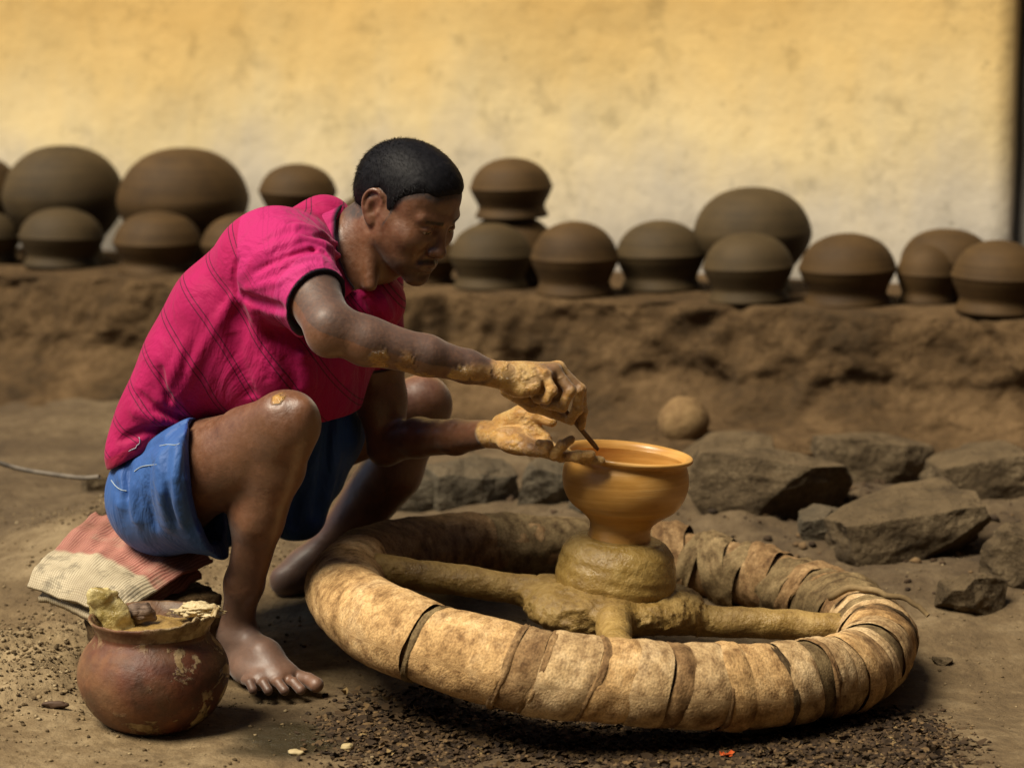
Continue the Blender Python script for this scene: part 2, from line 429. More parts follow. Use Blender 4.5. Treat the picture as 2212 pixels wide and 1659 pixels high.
# doorway post at the right end
m_post = earth('weathered_post', (0.06, 0.055, 0.048), (0.12, 0.11, 0.095), (0.20, 0.185, 0.16), 5, 0.8, 50, 0.3, 0.005, 0.2, (1, 1, 0.15))
c0 = EL + BD * (s_end + 0.085) + BN * (WT + 0.10); c0[2] = 0.36
Vp = []; nseg = 24
for i in range(nseg + 1):
    z = 0.36 + 2.2 * i / nseg; rr = 0.075 + 0.004 * math.sin(i * 1.3)
    for a in np.linspace(0, 2 * math.pi, 20, endpoint=False): 
        q = 1 + 0.12 * math.cos(4 * a)
        Vp.append(c0 * (1, 1, 0) + BD * (rr * q * math.cos(a)) + BN * (rr * q * math.sin(a)) + np.array((0, 0, z)))
post = mesh_obj('door_post', Vp, grid_faces(nseg + 1, 20, False, True), m_post)
tag(post, 'dark grey weathered post standing at the right end of the ochre wall', 'post')
c1 = EL + BD * (s_end + 0.14) + BN * (WT + 0.26)
V = [c1 + BD * a + BN * b + np.array((0, 0, z - c1[2])) for a in (0, 1.2) for b in (0, 0.06) for z in (0.34, 2.5)]
F = [(0, 1, 3, 2), (4, 6, 7, 5), (0, 4, 5, 1), (2, 3, 7, 6), (1, 5, 7, 3), (0, 2, 6, 4)]
sd = mesh_obj('wooden_door', V, F, m_post, smooth=False)
tag(sd, 'dark wooden door set back behind the post at the wall end', 'door')

# ---------------------------------------------------------------- pots drying on the platform
def m_pot(name, c1, c2):
    t = NT(name); v = t.coord((1, 1, 1)); lines = t.noise(7, 4, 0.5, t.coord((0.4, 0.4, 9)))
    a = t.noise(11, 6, 0.6, v)
    col = t.ramp(t.math('ADD', t.math('MULTIPLY', a, 0.6), t.math('MULTIPLY', lines, 0.4)), [(0.35, c1), (0.68, c2)])
    n = t.bump(t.noise(10, 3, 0.5, t.coord((0.3, 0.3, 14))), 0.22, 0.006); n = t.bump(t.noise(60, 5, 0.6, v), 0.12, 0.004, n)
    return t.out(col, 0.75, n, 0.25)
m_rawpot = m_pot('raw_clay', (0.036, 0.019, 0.005), (0.074, 0.040, 0.011))
m_rawpot2 = m_pot('raw_clay_grey', (0.034, 0.022, 0.008), (0.064, 0.041, 0.015))
RIM = [(0.80, 0.035), (0.865, 0.0), (0.885, 0.05), (0.865, 0.10), (0.83, 0.18), (0.80, 0.25)]
SM = [(0.80, 0.25), (0.805, 0.32), (0.86, 0.45), (0.94, 0.62), (0.985, 0.75), (1.008, 0.80), (0.990, 0.85), (0.955, 0.96), (0.87, 1.16), (0.70, 1.37), (0.45, 1.52), (0.2, 1.59), (0.0, 1.605)]
BG = [(0.60, 0.25), (0.63, 0.36), (0.78, 0.56), (0.93, 0.80), (1.0, 1.05), (0.985, 1.22), (0.91, 1.45), (0.77, 1.67), (0.55, 1.85), (0.28, 1.95), (0.0, 1.98)]
pot_id = [0]
def drying_pot(px, w, top, base, back, label, z0=HB, big=False, mat=None):
    """px centre, width and top in the photograph; base: its foot there (front row) or back: metres behind the edge"""
    if base is not None: c = UZ(px, base, z0)
    else:
        r = ray(px, 600); p0 = EL + BN * back; t = np.dot(p0 - CAM, BN) / np.dot(r, BN); c = CAM + r * t; c[2] = z0
    D = c[1] - CAM[1]; R = w * 0.5 * D / FPX
    if base is not None: c = c + np.array((0, 0.86 * R * 0.9, 0)); D = c[1] - CAM[1]; R = w * 0.5 * D / FPX
    ztop = CAM[2] - (D + 0.0) * (top - 40) / FPX
    P = BG if big else SM; k = max(0.7, min(1.35, (ztop - z0) / (P[-1][1] * R)))
    e = empty('clay_pot', c); i = pot_id[0]; pot_id[0] += 1
    tilt = Matrix.Rotation(rng.uniform(-0.03, 0.03), 3, 'X') @ Matrix.Rotation(rng.uniform(-0.03, 0.03), 3, 'Y')
    mt = mat or (m_rawpot if i % 3 else m_rawpot2)
    body = smooth_prof(P, 4); rim = smooth_prof([(a * (0.75 if big else 1), b) for a, b in RIM], 3)
    for nm, q in (('body', body), ('rim', rim)):
        V, F = lathe(q, 48); V = V * np.array((R, R, R * k))
        V[:, :2] *= (1 + 0.010 * np.sin(2 * np.arctan2(V[:, 1], V[:, 0]) + i))[:, None]
        V = V @ np.array(tilt).T + c
        mesh_obj(nm, V, F, mt, e)
    tag(e, label, 'pot', 'unfired clay pots drying upside down on the platform'); return c, R, ztop
drying_pot(140, 262, 310, None, 0.40, 'larger left of the two big domed pots at the far left, back row', big=True)
drying_pot(402, 282, 315, None, 0.40, 'biggest domed pot, back row, left of the man beyond his shoulder', big=True)
drying_pot(-32, 165, 335, None, 0.46, 'pot cut off by the left edge of the picture, back row', big=True)
drying_pot(120, 186, 445, 583, None, 'small pot in front of the big domed pot at far left')
drying_pot(332, 196, 452, 595, None, 'small pot in front of the biggest domed pot')
drying_pot(520, 186, 458, 600, None, 'small pot half hidden behind the man\'s pink back')
drying_pot(-50, 170, 452, 572, None, 'front row pot cut off by the left edge of the picture')
c, R, zt = drying_pot(645, 190, 462, None, 0.35, 'pot carrying another pot, hidden behind the man\'s shoulder')
drying_pot(645, 168, 350, None, 0.35, 'small round pot perched above the man\'s shoulder, left of his head', z0=zt - 0.008)
drying_pot(800, 170, 415, None, 0.39, 'pot almost hidden behind the man\'s neck', big=True)
c, R, zt = drying_pot(1103, 205, 458, None, 0.33, 'lower pot of the stack of two right of the man\'s face')
drying_pot(1106, 181, 337, None, 0.33, 'upper pot of the stack of two right of the man\'s face', z0=zt - 0.008, mat=m_rawpot)
drying_pot(1060, 184, 478, 630, None, 'small pot in front of the stack of two pots', mat=m_rawpot2)
drying_pot(905, 170, 500, 618, None, 'pot in shadow behind the man\'s chin')
drying_pot(1243, 190, 474, 644, None, 'small pot just right of the stack of two, front row', mat=m_rawpot)
drying_pot(1190, 150, 490, None, 0.35, 'pot behind the gap between the first two front pots right of the man')
drying_pot(1432, 198, 472, 634, None, 'small pot set a little back, left of the tall domed pot', mat=m_rawpot2)
drying_pot(1626, 258, 400, None, 0.37, 'tall domed pot standing alone in the back row at right', big=True, mat=m_rawpot2)
drying_pot(1625, 200, 499, 658, None, 'small pot in front of the tall domed pot at right', mat=m_rawpot2)
drying_pot(1842, 212, 500, 664, None, 'brown pot third from the right in the front row', mat=m_rawpot)
drying_pot(2042, 196, 490, None, 0.33, 'back row pot near the right end of the wall', big=True)
drying_pot(2008, 132, 524, 660, None, 'narrow pot tucked between the last two brown pots at right', mat=m_rawpot)
drying_pot(2168, 202, 515, 684, None, 'rightmost pot, cut off by the edge of the picture', mat=m_rawpot)

# ---------------------------------------------------------------- stones
m_rock = earth('grey_stone', (0.030, 0.024, 0.015), (0.082, 0.066, 0.042), (0.18, 0.15, 0.10), 14, 0.93, 60, 1.0, 0.010, 0.2, dust=(0.115, 0.083, 0.046))
m_rock2 = earth('brown_stone', (0.030, 0.020, 0.010), (0.080, 0.056, 0.029), (0.17, 0.125, 0.070), 13, 0.93, 60, 1.0, 0.010, 0.2, dust=(0.13, 0.090, 0.046))
def cubesphere(n):
    V = []; F = []; 
    ax = np.linspace(-1, 1, n)
    for f in range(6):
        b = len(V)
        for i in range(n):
            for j in range(n):
                u, v = ax[i], ax[j]; p = [(1, u, v), (-1, v, u), (v, 1, u), (u, -1, v), (u, v, 1), (v, u, -1)][f]; V.append(p)
        for i in range(n - 1):
            for j in range(n - 1): F.append((b + i * n + j, b + (i + 1) * n + j, b + (i + 1) * n + j + 1, b + i * n + j + 1))
    V = np.array(V, float); key = np.round(V * 1e4).astype(int); u, ix, inv = np.unique(key, axis=0, return_index=True, return_inverse=True)
    return V[ix], inv.ravel()[np.array(F)]
CS, CF = cubesphere(40)
CSs, CFs = cubesphere(7)
def rock_shape(dim, seed, blocky=0.55, rough=0.05, base=(CS,), planes=7):
    r = np.random.default_rng(seed); V = base[0].copy(); s = V / np.linalg.norm(V, axis=1)[:, None]
    V = (1 - blocky) * s + blocky * (V * 0.82)
    for _ in range(planes):
        n = nrm(r.normal(size=3)); o = r.uniform(0.55, 0.85); t = V @ n - o; V = V - np.maximum(t, 0)[:, None] * n * 0.97
    V = V + s * (rough * fbm(s + seed * 3.7, 2.2, 6, seed, 0.56))[:, None]
    return V * np.asarray(dim)
def rock(px, py, Y, dim, rot, seed, label, mat=None, blocky=0.6, name='stone', rough=0.055, planes=6, group='loose stones behind the wheel'):
    ys = np.linspace(-0.5, 2.4, 400); zz = np.array([U(px, py, y)[2] for y in ys]) - 0.28 * dim[2] - gz(np.array([U(px, py, y)[0] for y in ys]), ys)
    Y = ys[int(np.argmin(np.abs(zz)))]; c = U(px, py, Y); dim = np.asarray(dim) * max(0.9, (Y + 3.8) / 4.75); V = rock_shape(dim, seed, blocky, rough, planes=planes)
    R = np.array(Matrix.Rotation(rot[2], 3, 'Z') @ Matrix.Rotation(rot[1], 3, 'Y') @ Matrix.Rotation(rot[0], 3, 'X'))
    o = mesh_obj(name, V @ R.T, CF, mat or m_rock); o.location = c; tag(o, label, 'stone', group); return o
rock(1015, 1054, 0.85, (0.112, 0.09, 0.076), (0.1, -0.1, 0.3), 3, 'grey angular stone left of the wet bowl, behind the forearm', planes=8)
rock(1185, 1060, 0.82, (0.078, 0.07, 0.066), (0.1, 0.25, 0.4), 5, 'smaller rounded grey stone just left of the wet bowl', blocky=0.25)
rock(868, 1070, 1.0, (0.085, 0.07, 0.070), (0, 0.3, 0.2), 8, 'dark grey stone behind the man\'s far leg')
rock(1655, 1065, 0.92, (0.190, 0.13, 0.098), (-0.12, 0.10, -0.2), 12, 'big flat-topped stone right behind the wet bowl', m_rock2, planes=5)
rock(1955, 1145, 0.70, (0.185, 0.12, 0.095), (-0.15, -0.30, 0.25), 14, 'long slanting block of stone behind the wheel at right', m_rock2, blocky=0.8, planes=3)
rock(2150, 1040, 1.05, (0.17, 0.12, 0.085), (0, -0.15, 0.1), 17, 'half buried stone at the right edge, behind the slanting block', m_rock2)
rock(2205, 1205, 0.50, (0.095, 0.09, 0.080), (0, 0.1, 0.5), 19, 'rounded stone at the right edge of the picture', m_rock2, blocky=0.35)
rock(2098, 1292, 0.28, (0.078, 0.06, 0.060), (0.2, 0.2, 0.5), 23, 'small pointed stone on the ground right of the wheel', m_rock2, planes=9)
rock(2035, 1428, -0.02, (0.022, 0.018, 0.012), (0, 0, 0.3), 29, 'pebble lying alone on the ground right of the wheel', m_rock2, blocky=0.2, group='loose pebbles')
rock(1880, 1010, 1.1, (0.13, 0.10, 0.075), (0, 0.1, 0.6), 51, 'brown stone wedged above and between the flat-topped and slanting ones', m_rock2)
rock(1560, 1000, 1.2, (0.12, 0.10, 0.06), (0, -0.1, 0.2), 53, 'low stone half buried below the clay ball', m_rock2)
rock(1790, 1140, 0.7, (0.07, 0.06, 0.045), (0, 0.2, 0.1), 54, 'small dark stone in the gap left of the slanting block')
rock(1300, 1085, 0.7, (0.06, 0.06, 0.045), (0, 0.1, 0.7), 57, 'small stone peeping out behind the foot of the wet bowl')
rock(210, 1050, 0.75, (0.035, 0.03, 0.028), (0, 0, 0.4), 37, 'brown clod of earth at the heap behind the man\'s back', m_rock2, group='clods of earth')
rock(225, 1120, 0.55, (0.030, 0.03, 0.022), (0, 0, 0.9), 38, 'brown clod of earth just behind the folded sack', m_rock2, group='clods of earth')
cb = U(1477, 912, 1.62); V = rock_shape((0.0585,) * 3, 41, 0.0, 0.03, planes=0)
ball = mesh_obj('clay_ball', V, CF, earth('clay_ball_mud', (0.10, 0.058, 0.024), (0.17, 0.105, 0.045), (0.26, 0.17, 0.075), 9, 0.9, 60, 0.5, 0.006, 0.2)); ball.location = cb
tag(ball, 'round ball of brown clay on the bank behind the bowl', 'clay ball')
# bank of earth carrying the ball
V = rock_shape((0.42, 0.26, 0.10), 43, 0.1, 0.14, planes=1); bk = mesh_obj('earth_bank', V, CF, m_mud)
bk.location = cb + np.array((0.05, 0.10, -0.125)); tag(bk, 'low bank of brown earth under the clay ball, behind the stones', 'bank')

# ---------------------------------------------------------------- added unseen roof and walls, built to block sky light from front and right
def slab(name, pts, mat, kind='structure'):
    """closed box from 4 lower corners and 4 upper corners"""
    F = [(0, 3, 2, 1), (4, 5, 6, 7), (0, 1, 5, 4), (1, 2, 6, 5), (2, 3, 7, 6), (3, 0, 4, 7)]
    o = mesh_obj(name, pts, F, mat, smooth=False); o['kind'] = kind; return o
m_shade_roof = earth('shade_roof_thatch', (0.05, 0.035, 0.018), (0.11, 0.08, 0.04), (0.18, 0.13, 0.07), 6, 0.95, 50, 0.6, 0.01, 0.1)
slab('added_shade_roof', [(-5, -2.3, 2.25), (5, -2.3, 2.25), (5, -8, 4.2), (-5, -8, 4.2), (-5, -2.35, 2.45), (5, -2.35, 2.45), (5, -8, 4.4), (-5, -8, 4.4)], m_shade_roof)
slab('added_shade_back_wall', [(-5, -6.4, -0.1), (5, -6.4, -0.1), (5, -6.2, -0.1), (-5, -6.2, -0.1), (-5, -6.4, 3.5), (5, -6.4, 3.5), (5, -6.2, 3.5), (-5, -6.2, 3.5)], m_mud)
slab('added_shade_side_wall', [(2.5, -3.0, -0.1), (2.75, -3.0, -0.1), (2.75, 2.2, -0.1), (2.5, 2.2, -0.1), (2.5, -3.0, 3.0), (2.75, -3.0, 3.0), (2.75, 2.2, 3.0), (2.5, 2.2, 3.0)], m_mud)

# ================================================================== THE POTTER'S WHEEL
WC = U(1321, 1318, 0.05)
ra = math.radians(5.6); E1 = np.array((math.cos(ra), 0, -math.sin(ra))); E2 = np.array((0, 1.0, 0)); E3 = np.cross(E1, E2)
def WL(a, b, c): return WC + E1 * a + E2 * b + E3 * c
RR, TR = 0.434, 0.061
def m_cloth(name, c1, c2, c3, streak=(1, 1, 1)):
    t = NT(name); v = t.coord(); a = t.noise(9, 7, 0.62, v); b = t.noise(55, 5, 0.7, v)
    f = t.math('ADD', t.math('MULTIPLY', a, 0.65), t.math('MULTIPLY', b, 0.35))
    col = t.ramp(f, [(0.32, c1), (0.5, c2), (0.66, c3)])
    st = t.attr('along'); w = t.n('TexNoise'); w.noise_dimensions = '2D'
    cx = t.n('CombineXYZ'); t.put(cx.inputs[0], t.math('MULTIPLY', st, 6.0)); t.put(cx.inputs[1], t.math('MULTIPLY', t.attr('round'), 160.0)); t.put(w.inputs['Vector'], cx.outputs[0])
    w.inputs['Scale'].default_value = 1.0; w.inputs['Detail'].default_value = 4
    col = t.mix(0.55, col, t.ramp(w.outputs['Fac'], [(0.3, 0.45), (0.62, 1.25)]), 'MULTIPLY')
    w2 = t.n('TexNoise'); w2.noise_dimensions = '2D'; cx2 = t.n('CombineXYZ'); t.put(cx2.inputs[0], t.math('MULTIPLY', st, 0.9)); t.put(cx2.inputs[1], t.math('MULTIPLY', t.attr('round'), 22.0)); t.put(w2.inputs['Vector'], cx2.outputs[0])
    w2.inputs['Scale'].default_value = 1.0; w2.inputs['Detail'].default_value = 5; w2.inputs['Roughness'].default_value = 0.6
    col = t.mix(0.8, col, t.ramp(w2.outputs['Fac'], [(0.30, (0.30, 0.21, 0.13)), (0.46, (0.80, 0.72, 0.62)), (0.62, (1.15, 1.1, 1.0))]), 'MULTIPLY')
    n = t.bump(w.outputs['Fac'], 0.35, 0.004); n = t.bump(t.noise(38, 6, 0.7, v), 0.22, 0.006, n)
    return t.out(col, 0.85, n, 0.2)
mc = [m_cloth('wrap_tan', (0.20, 0.125, 0.055), (0.42, 0.30, 0.16), (0.60, 0.47, 0.29)),
      m_cloth('wrap_straw', (0.22, 0.13, 0.05), (0.47, 0.31, 0.145), (0.62, 0.46, 0.26)),
      m_cloth('wrap_brown', (0.09, 0.052, 0.022), (0.21, 0.130, 0.060), (0.36, 0.25, 0.13)),
      m_cloth('wrap_muddy', (0.075, 0.052, 0.025), (0.155, 0.112, 0.055), (0.27, 0.20, 0.105))]
m_bind = m_cloth('binding_dark', (0.030, 0.020, 0.010), (0.070, 0.047, 0.022), (0.14, 0.098, 0.050))
wheel = empty('potters_wheel', WC - np.array((0, 0, WC[2])))
tag(wheel, 'big potter\'s wheel, a heavy ring bound in strips of tan cloth, spokes and clay-caked hub', 'potter\'s wheel')
def ring_band(name, t0, t1, r0, amp, mat, seed, skew=0.0, nu=14, nv=56, edge=0.006, bulge=0.0):
    u = np.linspace(0, 1, nu); v = np.linspace(0, 2 * math.pi, nv, endpoint=False); Ug, Vg = np.meshgrid(u, v, indexing='ij'); Ug = Ug.ravel(); Vg = Vg.ravel()
    th = math.radians(t0) + Ug * math.radians(t1 - t0) + skew * np.sin(Vg + 0.6) + 0.006 * np.sin(3 * Vg + seed)
    q = np.minimum(Ug, 1 - Ug) * 2; prof = edge * (np.clip(q / 0.35, 0, 1) ** 0.5 - 1) + bulge * np.sin(math.pi * Ug)
    C = np.stack([np.cos(th), np.sin(th), 0 * th], 1)
    base = C * RR
    d0 = np.stack([np.cos(th) * np.cos(Vg), np.sin(th) * np.cos(Vg), np.sin(Vg)], 1)
    p0 = base + d0 * r0
    lump = amp * fbm(p0, 14, 3, seed) + 0.55 * amp * fbm(p0 * np.array((1, 1, 1)), 45, 3, seed + 9)
    wr = 0.4 * amp * np.sin(9 * Ug * (1 + 0.3 * np.sin(Vg)) + 3 * np.sin(2 * Vg + seed)) 
    big = 0.0045 * fbm(p0, 6, 2, 77)
    r = r0 + prof + lump + wr + big
    P = base + d0 * r[:, None]
    W_ = WC + P[:, :1] * E1 + P[:, 1:2] * E2 + P[:, 2:] * E3
    return mesh_obj(name, W_, grid_faces(nu, nv, False, True), mat, wheel, attrs={'along': Vg * 0.06 * 40, 'round': Ug * abs(t1 - t0) / 60 + seed})
def torus(name, r0, mat, nu=220, nv=28):
    u = np.linspace(0, 2 * math.pi, nu, endpoint=False); v = np.linspace(0, 2 * math.pi, nv, endpoint=False); Ug, Vg = np.meshgrid(u, v, indexing='ij'); Ug = Ug.ravel(); Vg = Vg.ravel()
    P = np.stack([np.cos(Ug) * (RR + r0 * np.cos(Vg)), np.sin(Ug) * (RR + r0 * np.cos(Vg)), r0 * np.sin(Vg)], 1)
    return mesh_obj(name, WC + P[:, :1] * E1 + P[:, 1:2] * E2 + P[:, 2:] * E3, grid_faces(nu, nv, True, True), mat, wheel, attrs={'along': Vg, 'round': Ug})
torus('ring_core', TR - 0.0055, mc[2])
B = []   # start, end, material, skew, radius gain, lumpiness
cuts = [(74, 123, 3, .0, .000, .0030), (121, 170, 2, .0, .0015, .0030), (167, 200, 1, .0, .003, .0025), (198.6, 227, 1, .04, .003, .0025),
        (229.0, 246.7, 1, .05, .002, .0025), (247.6, 252.8, 2, .05, -.001, .003), (253.6, 262.5, 0, .06, .003, .003), (263.6, 270.7, 1, .04, .001, .003),
        (271.0, 276.5, 0, .02, .003, .0025), (277.4, 280.4, 2, .03, .000, .003), (280.9, 288.0, 0, .02, .002, .0025), (289.2, 293.0, 1, -.03, .003, .002), (293.8, 301.5, 1, -.04, .001, .002),
        (302.8, 308.0, 0, -.05, .002, .0025), (308.6, 312.6, 3, -.05, -.001, .002)]
t = 313.4; k = 0
while t < 398:
    wd = [4.6, 3.6, 5.2, 4.2, 3.3, 4.8][k % 6]; back = t > 368
    if back: wd *= 1.6
    cuts.append((t, t + wd - 0.35, ([0, 0, 1, 2, 0, 3] if not back else [3, 2, 3, 3, 2, 3])[k % 6], -0.05, [0.002, 0.0, 0.003, 0.001][k % 4], 0.003 if not back else 0.005)); t += wd; k += 1
while t < 434:
    wd = [7, 5, 8, 6][k % 4]; cuts.append((t, t + wd - 0.6, [3, 3, 2, 3][k % 4], [0.07, -0.06, 0.04, -0.05][k % 4], [0.003, 0.0, 0.002, 0.001][k % 4], 0.006)); t += wd; k += 1
for i, (a, b, m, sk, g, am) in enumerate(cuts):
    ring_band('wrap_strip', a - 0.5, b + 0.5, TR + g + 0.0008 * (i % 2), am * (0.65 if 195 < a < 345 else 1.0), mc[m], i + 3, sk * 0.8, nu=max(8, int((b - a) * 1.2)), edge=0.0022)
for a, sk in ((228.2, .05), (247.2, .05), (253.1, .06), (263.2, .05), (288.8, .0), (302.4, -.05), (313.0, -.05), (341, -.05), (357, -.07), (388, -.1)):
    ring_band('binding_strip', a - 0.75, a + 0.75, TR + 0.0022, 0.003, m_bind if a in (302.4, 357) else (mc[3] if a == 228.2 else mc[2]), int(a), sk, nu=6, edge=0.002)
# loose end of a cord sticking out at the right
pts = spline([U(1790, 1290, 0.10), U(1850, 1268, 0.09), U(1905, 1282, 0.06), U(1960, 1296, 0.04), U(2006, 1328, 0.02)], 6)
V, F = tube(pts + 0.002 * np.stack([fbm(pts, 60, 2, 5)] * 3, 1), np.linspace(0.0065, 0.004, len(pts)), 8); mesh_obj('loose_cord', V, F, mc[3], wheel, attrs={'along': np.zeros(len(V)), 'round': np.zeros(len(V))})

# wet clay
def m_wet(name, c1, c2, c3, rough=0.28, bst=0.5, sc=10, rings=False):
    t = NT(name); v = t.coord(); a = t.noise(sc, 6, 0.6, v); b = t.noise(sc * 6, 5, 0.65, v)
    f = t.math('ADD', t.math('MULTIPLY', a, 0.6), t.math('MULTIPLY', b, 0.4))
    col = t.ramp(f, [(0.34, c1), (0.5, c2), (0.66, c3)])
    n = t.bump(t.noise(30, 7, 0.65, v), bst, 0.008); n = t.bump(t.noise(110, 4, 0.6, v), bst * 0.7, 0.003, n)
    rg = t.ramp(t.noise(22, 5, 0.6, v), [(0.35, rough), (0.65, rough + 0.35)])
    return t.out(col, rg, n, 0.5)
m_hub = m_wet('hub_mud', (0.15, 0.085, 0.020), (0.28, 0.175, 0.048), (0.40, 0.27, 0.09), 0.34, 1.0, 16)
m_mound = m_wet('mound_clay', (0.19, 0.11, 0.024), (0.33, 0.21, 0.055), (0.46, 0.32, 0.11), 0.16, 0.8)
# hub with spokes
vol = Vol(WC + np.array((-0.24, -0.22, -0.14)), WC + np.array((0.26, 0.22, 0.12)), 0.004)
A = np.stack([E1, E2, E3])
vol.ell(WL(-0.004, 0, 0.012), (0.143, 0.132, 0.040), A, 0.01)
vol.ell(WL(-0.06, -0.06, 0.008), (0.075, 0.07, 0.036), A, 0.03); vol.ell(WL(0.075, 0.02, 0.010), (0.075, 0.08, 0.038), A, 0.03)
vol.cone(WL(-0.10, 0.01, 0.014), WL(-0.19, 0.02, 0.018), 0.030, 0.023, 0.014); vol.cone(WL(0.11, 0, 0.0), WL(0.20, 0, -0.002), 0.030, 0.024, 0.014)
vol.cone(WL(0, -0.11, 0.016), WL(-0.004, -0.20, 0.012), 0.028, 0.024, 0.012)
V, F = vol.mesh(2); V = V + 0.0045 * fbm(V, 30, 4, 4)[:, None] * nrm_rows(V - WC) if False else V + (0.0065 * fbm(V, 34, 5, 4, 0.6))[:, None] * (V - WC) / np.linalg.norm(V - WC, axis=1)[:, None]
mesh_obj('hub', V, F, m_hub, wheel)
def spoke(a, b, r0, r1, seed):
    n = 26; tt = np.linspace(0, 1, n)[:, None]; pts = a + (b - a) * tt; V, F = tube(pts, np.linspace(r0, r1, n), 20, True)
    ax = np.repeat(pts, 20, 0); d = V - ax; V = ax + d * (1 + 0.16 * fbm(V, 26, 3, seed))[:, None]; mesh_obj('spoke', V, F, m_hub, wheel)
spoke(WL(-0.13, 0.015, 0.016), WL(-0.40, 0.03, 0.026), 0.025, 0.027, 1)
spoke(WL(0.14, 0, -0.002), WL(0.40, 0.01, 0.006), 0.026, 0.023, 2)
spoke(WL(-0.004, -0.14, 0.014), WL(-0.004, -0.40, 0.004), 0.027, 0.027, 3)
spoke(WL(0.0, 0.14, 0.014), WL(0.0, 0.40, 0.004), 0.028, 0.028, 4)
# pivot stone carrying it
V, F = lathe(smooth_prof([(0.0, 0.09), (0.03, 0.088), (0.045, 0.06), (0.06, 0.03), (0.085, 0.0), (0.09, -0.03)], 4), 32); V[:, :2] *= (1 + 0.08 * fbm(V, 12, 2, 3))[:, None]
pv = mesh_obj('pivot_stone', V, F, m_rock2); pv.location = (WC[0], WC[1], 0.0); tag(pv, 'squat stone pivot under the hub of the wheel', 'stone')

# hump of clay on the hub, and the bowl being thrown off it
mo = smooth_prof([(0.0, 0.028), (0.085, 0.028), (0.096, 0.034), (0.100, 0.050), (0.0985, 0.068), (0.094, 0.088), (0.090, 0.100), (0.0815, 0.112), (0.072, 0.119), (0.060, 0.1225), (0.0, 0.1235)], 6)
V, F = lathe(mo, 96); th = np.arctan2(V[:, 1], V[:, 0])
V[:, :2] *= (1 + 0.022 * fbm(np.stack([np.cos(th), np.sin(th), V[:, 2] * 14], 1), 1.6, 4, 8) + 0.004 * np.sin(V[:, 2] * 330 + 2 * th))[:, None]
Vm = WC + V[:, :1] * E1 + V[:, 1:2] * E2 + V[:, 2:] * E3
mound = mesh_obj('clay_hump', Vm, F, m_mound); tag(mound, 'wet lump of yellow-brown clay on the wheel hub under the bowl', 'clay')
def m_bowl():
    t = NT('bowl_clay'); c = t.n('TexCoord'); 
    rings = t.noise(1.0, 5, 0.6, t.coord((3, 3, 130))); a = t.noise(14, 4, 0.5, t.coord((1, 1, 3)))
    col = t.ramp(t.math('ADD', t.math('MULTIPLY', rings, 0.5), t.math('MULTIPLY', a, 0.5)), [(0.34, (0.38, 0.185, 0.038)), (0.5, (0.49, 0.255, 0.060)), (0.66, (0.57, 0.33, 0.10))])
    n = t.bump(rings, 0.28, 0.002); n = t.bump(t.noise(70, 3, 0.5, t.coord((1, 1, 8))), 0.10, 0.002, n)
    return t.out(col, t.ramp(a, [(0.4, 0.30), (0.6, 0.46)]), n, 0.5)
mb = m_bowl()
bowl = empty('clay_bowl', WL(0, 0, 0.123)); tag(bowl, 'wet orange clay bowl with flared rim turning on the wheel', 'bowl')
outer = smooth_prof([(0.052, 0.122), (0.0505, 0.130), (0.0500, 0.140), (0.0525, 0.148), (0.059, 0.155), (0.070, 0.164), (0.0855, 0.175), (0.0960, 0.190), (0.1020, 0.208), (0.1030, 0.224), (0.1010, 0.238), (0.0975, 0.248), (0.0965, 0.253)], 6)
rim = smooth_prof([(0.0965, 0.253), (0.0985, 0.2555), (0.1045, 0.2580), (0.1062, 0.2615), (0.1045, 0.2645), (0.0995, 0.2645), (0.0945, 0.2605), (0.0915, 0.253)], 5)
inner = smooth_prof([(0.0915, 0.253), (0.0935, 0.240), (0.0925, 0.215), (0.082, 0.190), (0.055, 0.172), (0.02, 0.163), (0.0, 0.162)], 6)
for nm, q in (('wall', outer), ('rim', rim), ('inside', inner)):
    V, F = lathe(q, 128); V = WC + V[:, :1] * E1 + V[:, 1:2] * E2 + V[:, 2:] * E3
    mesh_obj(nm, V, F, mb, bowl)

# ================================================================== THE SLIP POT AT THE LEFT
def m_slip():
    t = NT('old_red_pot'); v = t.coord(); a = t.noise(7, 6, 0.6, v); b = t.noise(40, 5, 0.65, v)
    red = t.ramp(t.math('ADD', t.math('MULTIPLY', a, 0.7), t.math('MULTIPLY', b, 0.3)), [(0.38, (0.030, 0.011, 0.007)), (0.52, (0.105, 0.030, 0.012)), (0.64, (0.20, 0.075, 0.026))])
    fl = t.noise(19, 6, 0.68, v, 0.6); mk = t.math('MULTIPLY', t.ramp(fl, [(0.55, 0.0), (0.575, 1.0)]), t.ramp(t.noise(4.5, 3, 0.5, v), [(0.36, 0.0), (0.50, 1.0)]))
    mk = t.math('MAXIMUM', mk, t.math('MULTIPLY', t.attr('crust'), t.ramp(t.noise(24, 6, 0.7, v), [(0.38, 0.15), (0.52, 1.0)])))
    dust = t.ramp(t.noise(3.4, 4, 0.6, v), [(0.45, 0.0), (0.65, 0.65)])
    col = t.mix(dust, red, (0.17, 0.115, 0.055)); col = t.mix(mk, col, t.ramp(b, [(0.4, (0.22, 0.15, 0.06)), (0.62, (0.46, 0.36, 0.19))]))
    n = t.bump(mk, 0.7, 0.005); n = t.bump(t.noise(60, 6, 0.65, v), 0.4, 0.006, n)
    return t.out(col, t.ramp(a, [(0.4, 0.48), (0.62, 0.72)]), n, 0.4)
ms = m_slip()
pc = UZ(328, 1578, 0.0); pc[2] = -0.006; pc[1] += 0.03
slip = empty('slip_pot', pc); tag(slip, 'round red earthenware pot with a broken rim, splashed with dried clay, front left', 'pot')
k = np.array((1.0, 0.775)); k1 = 1.0; kz = 0.775
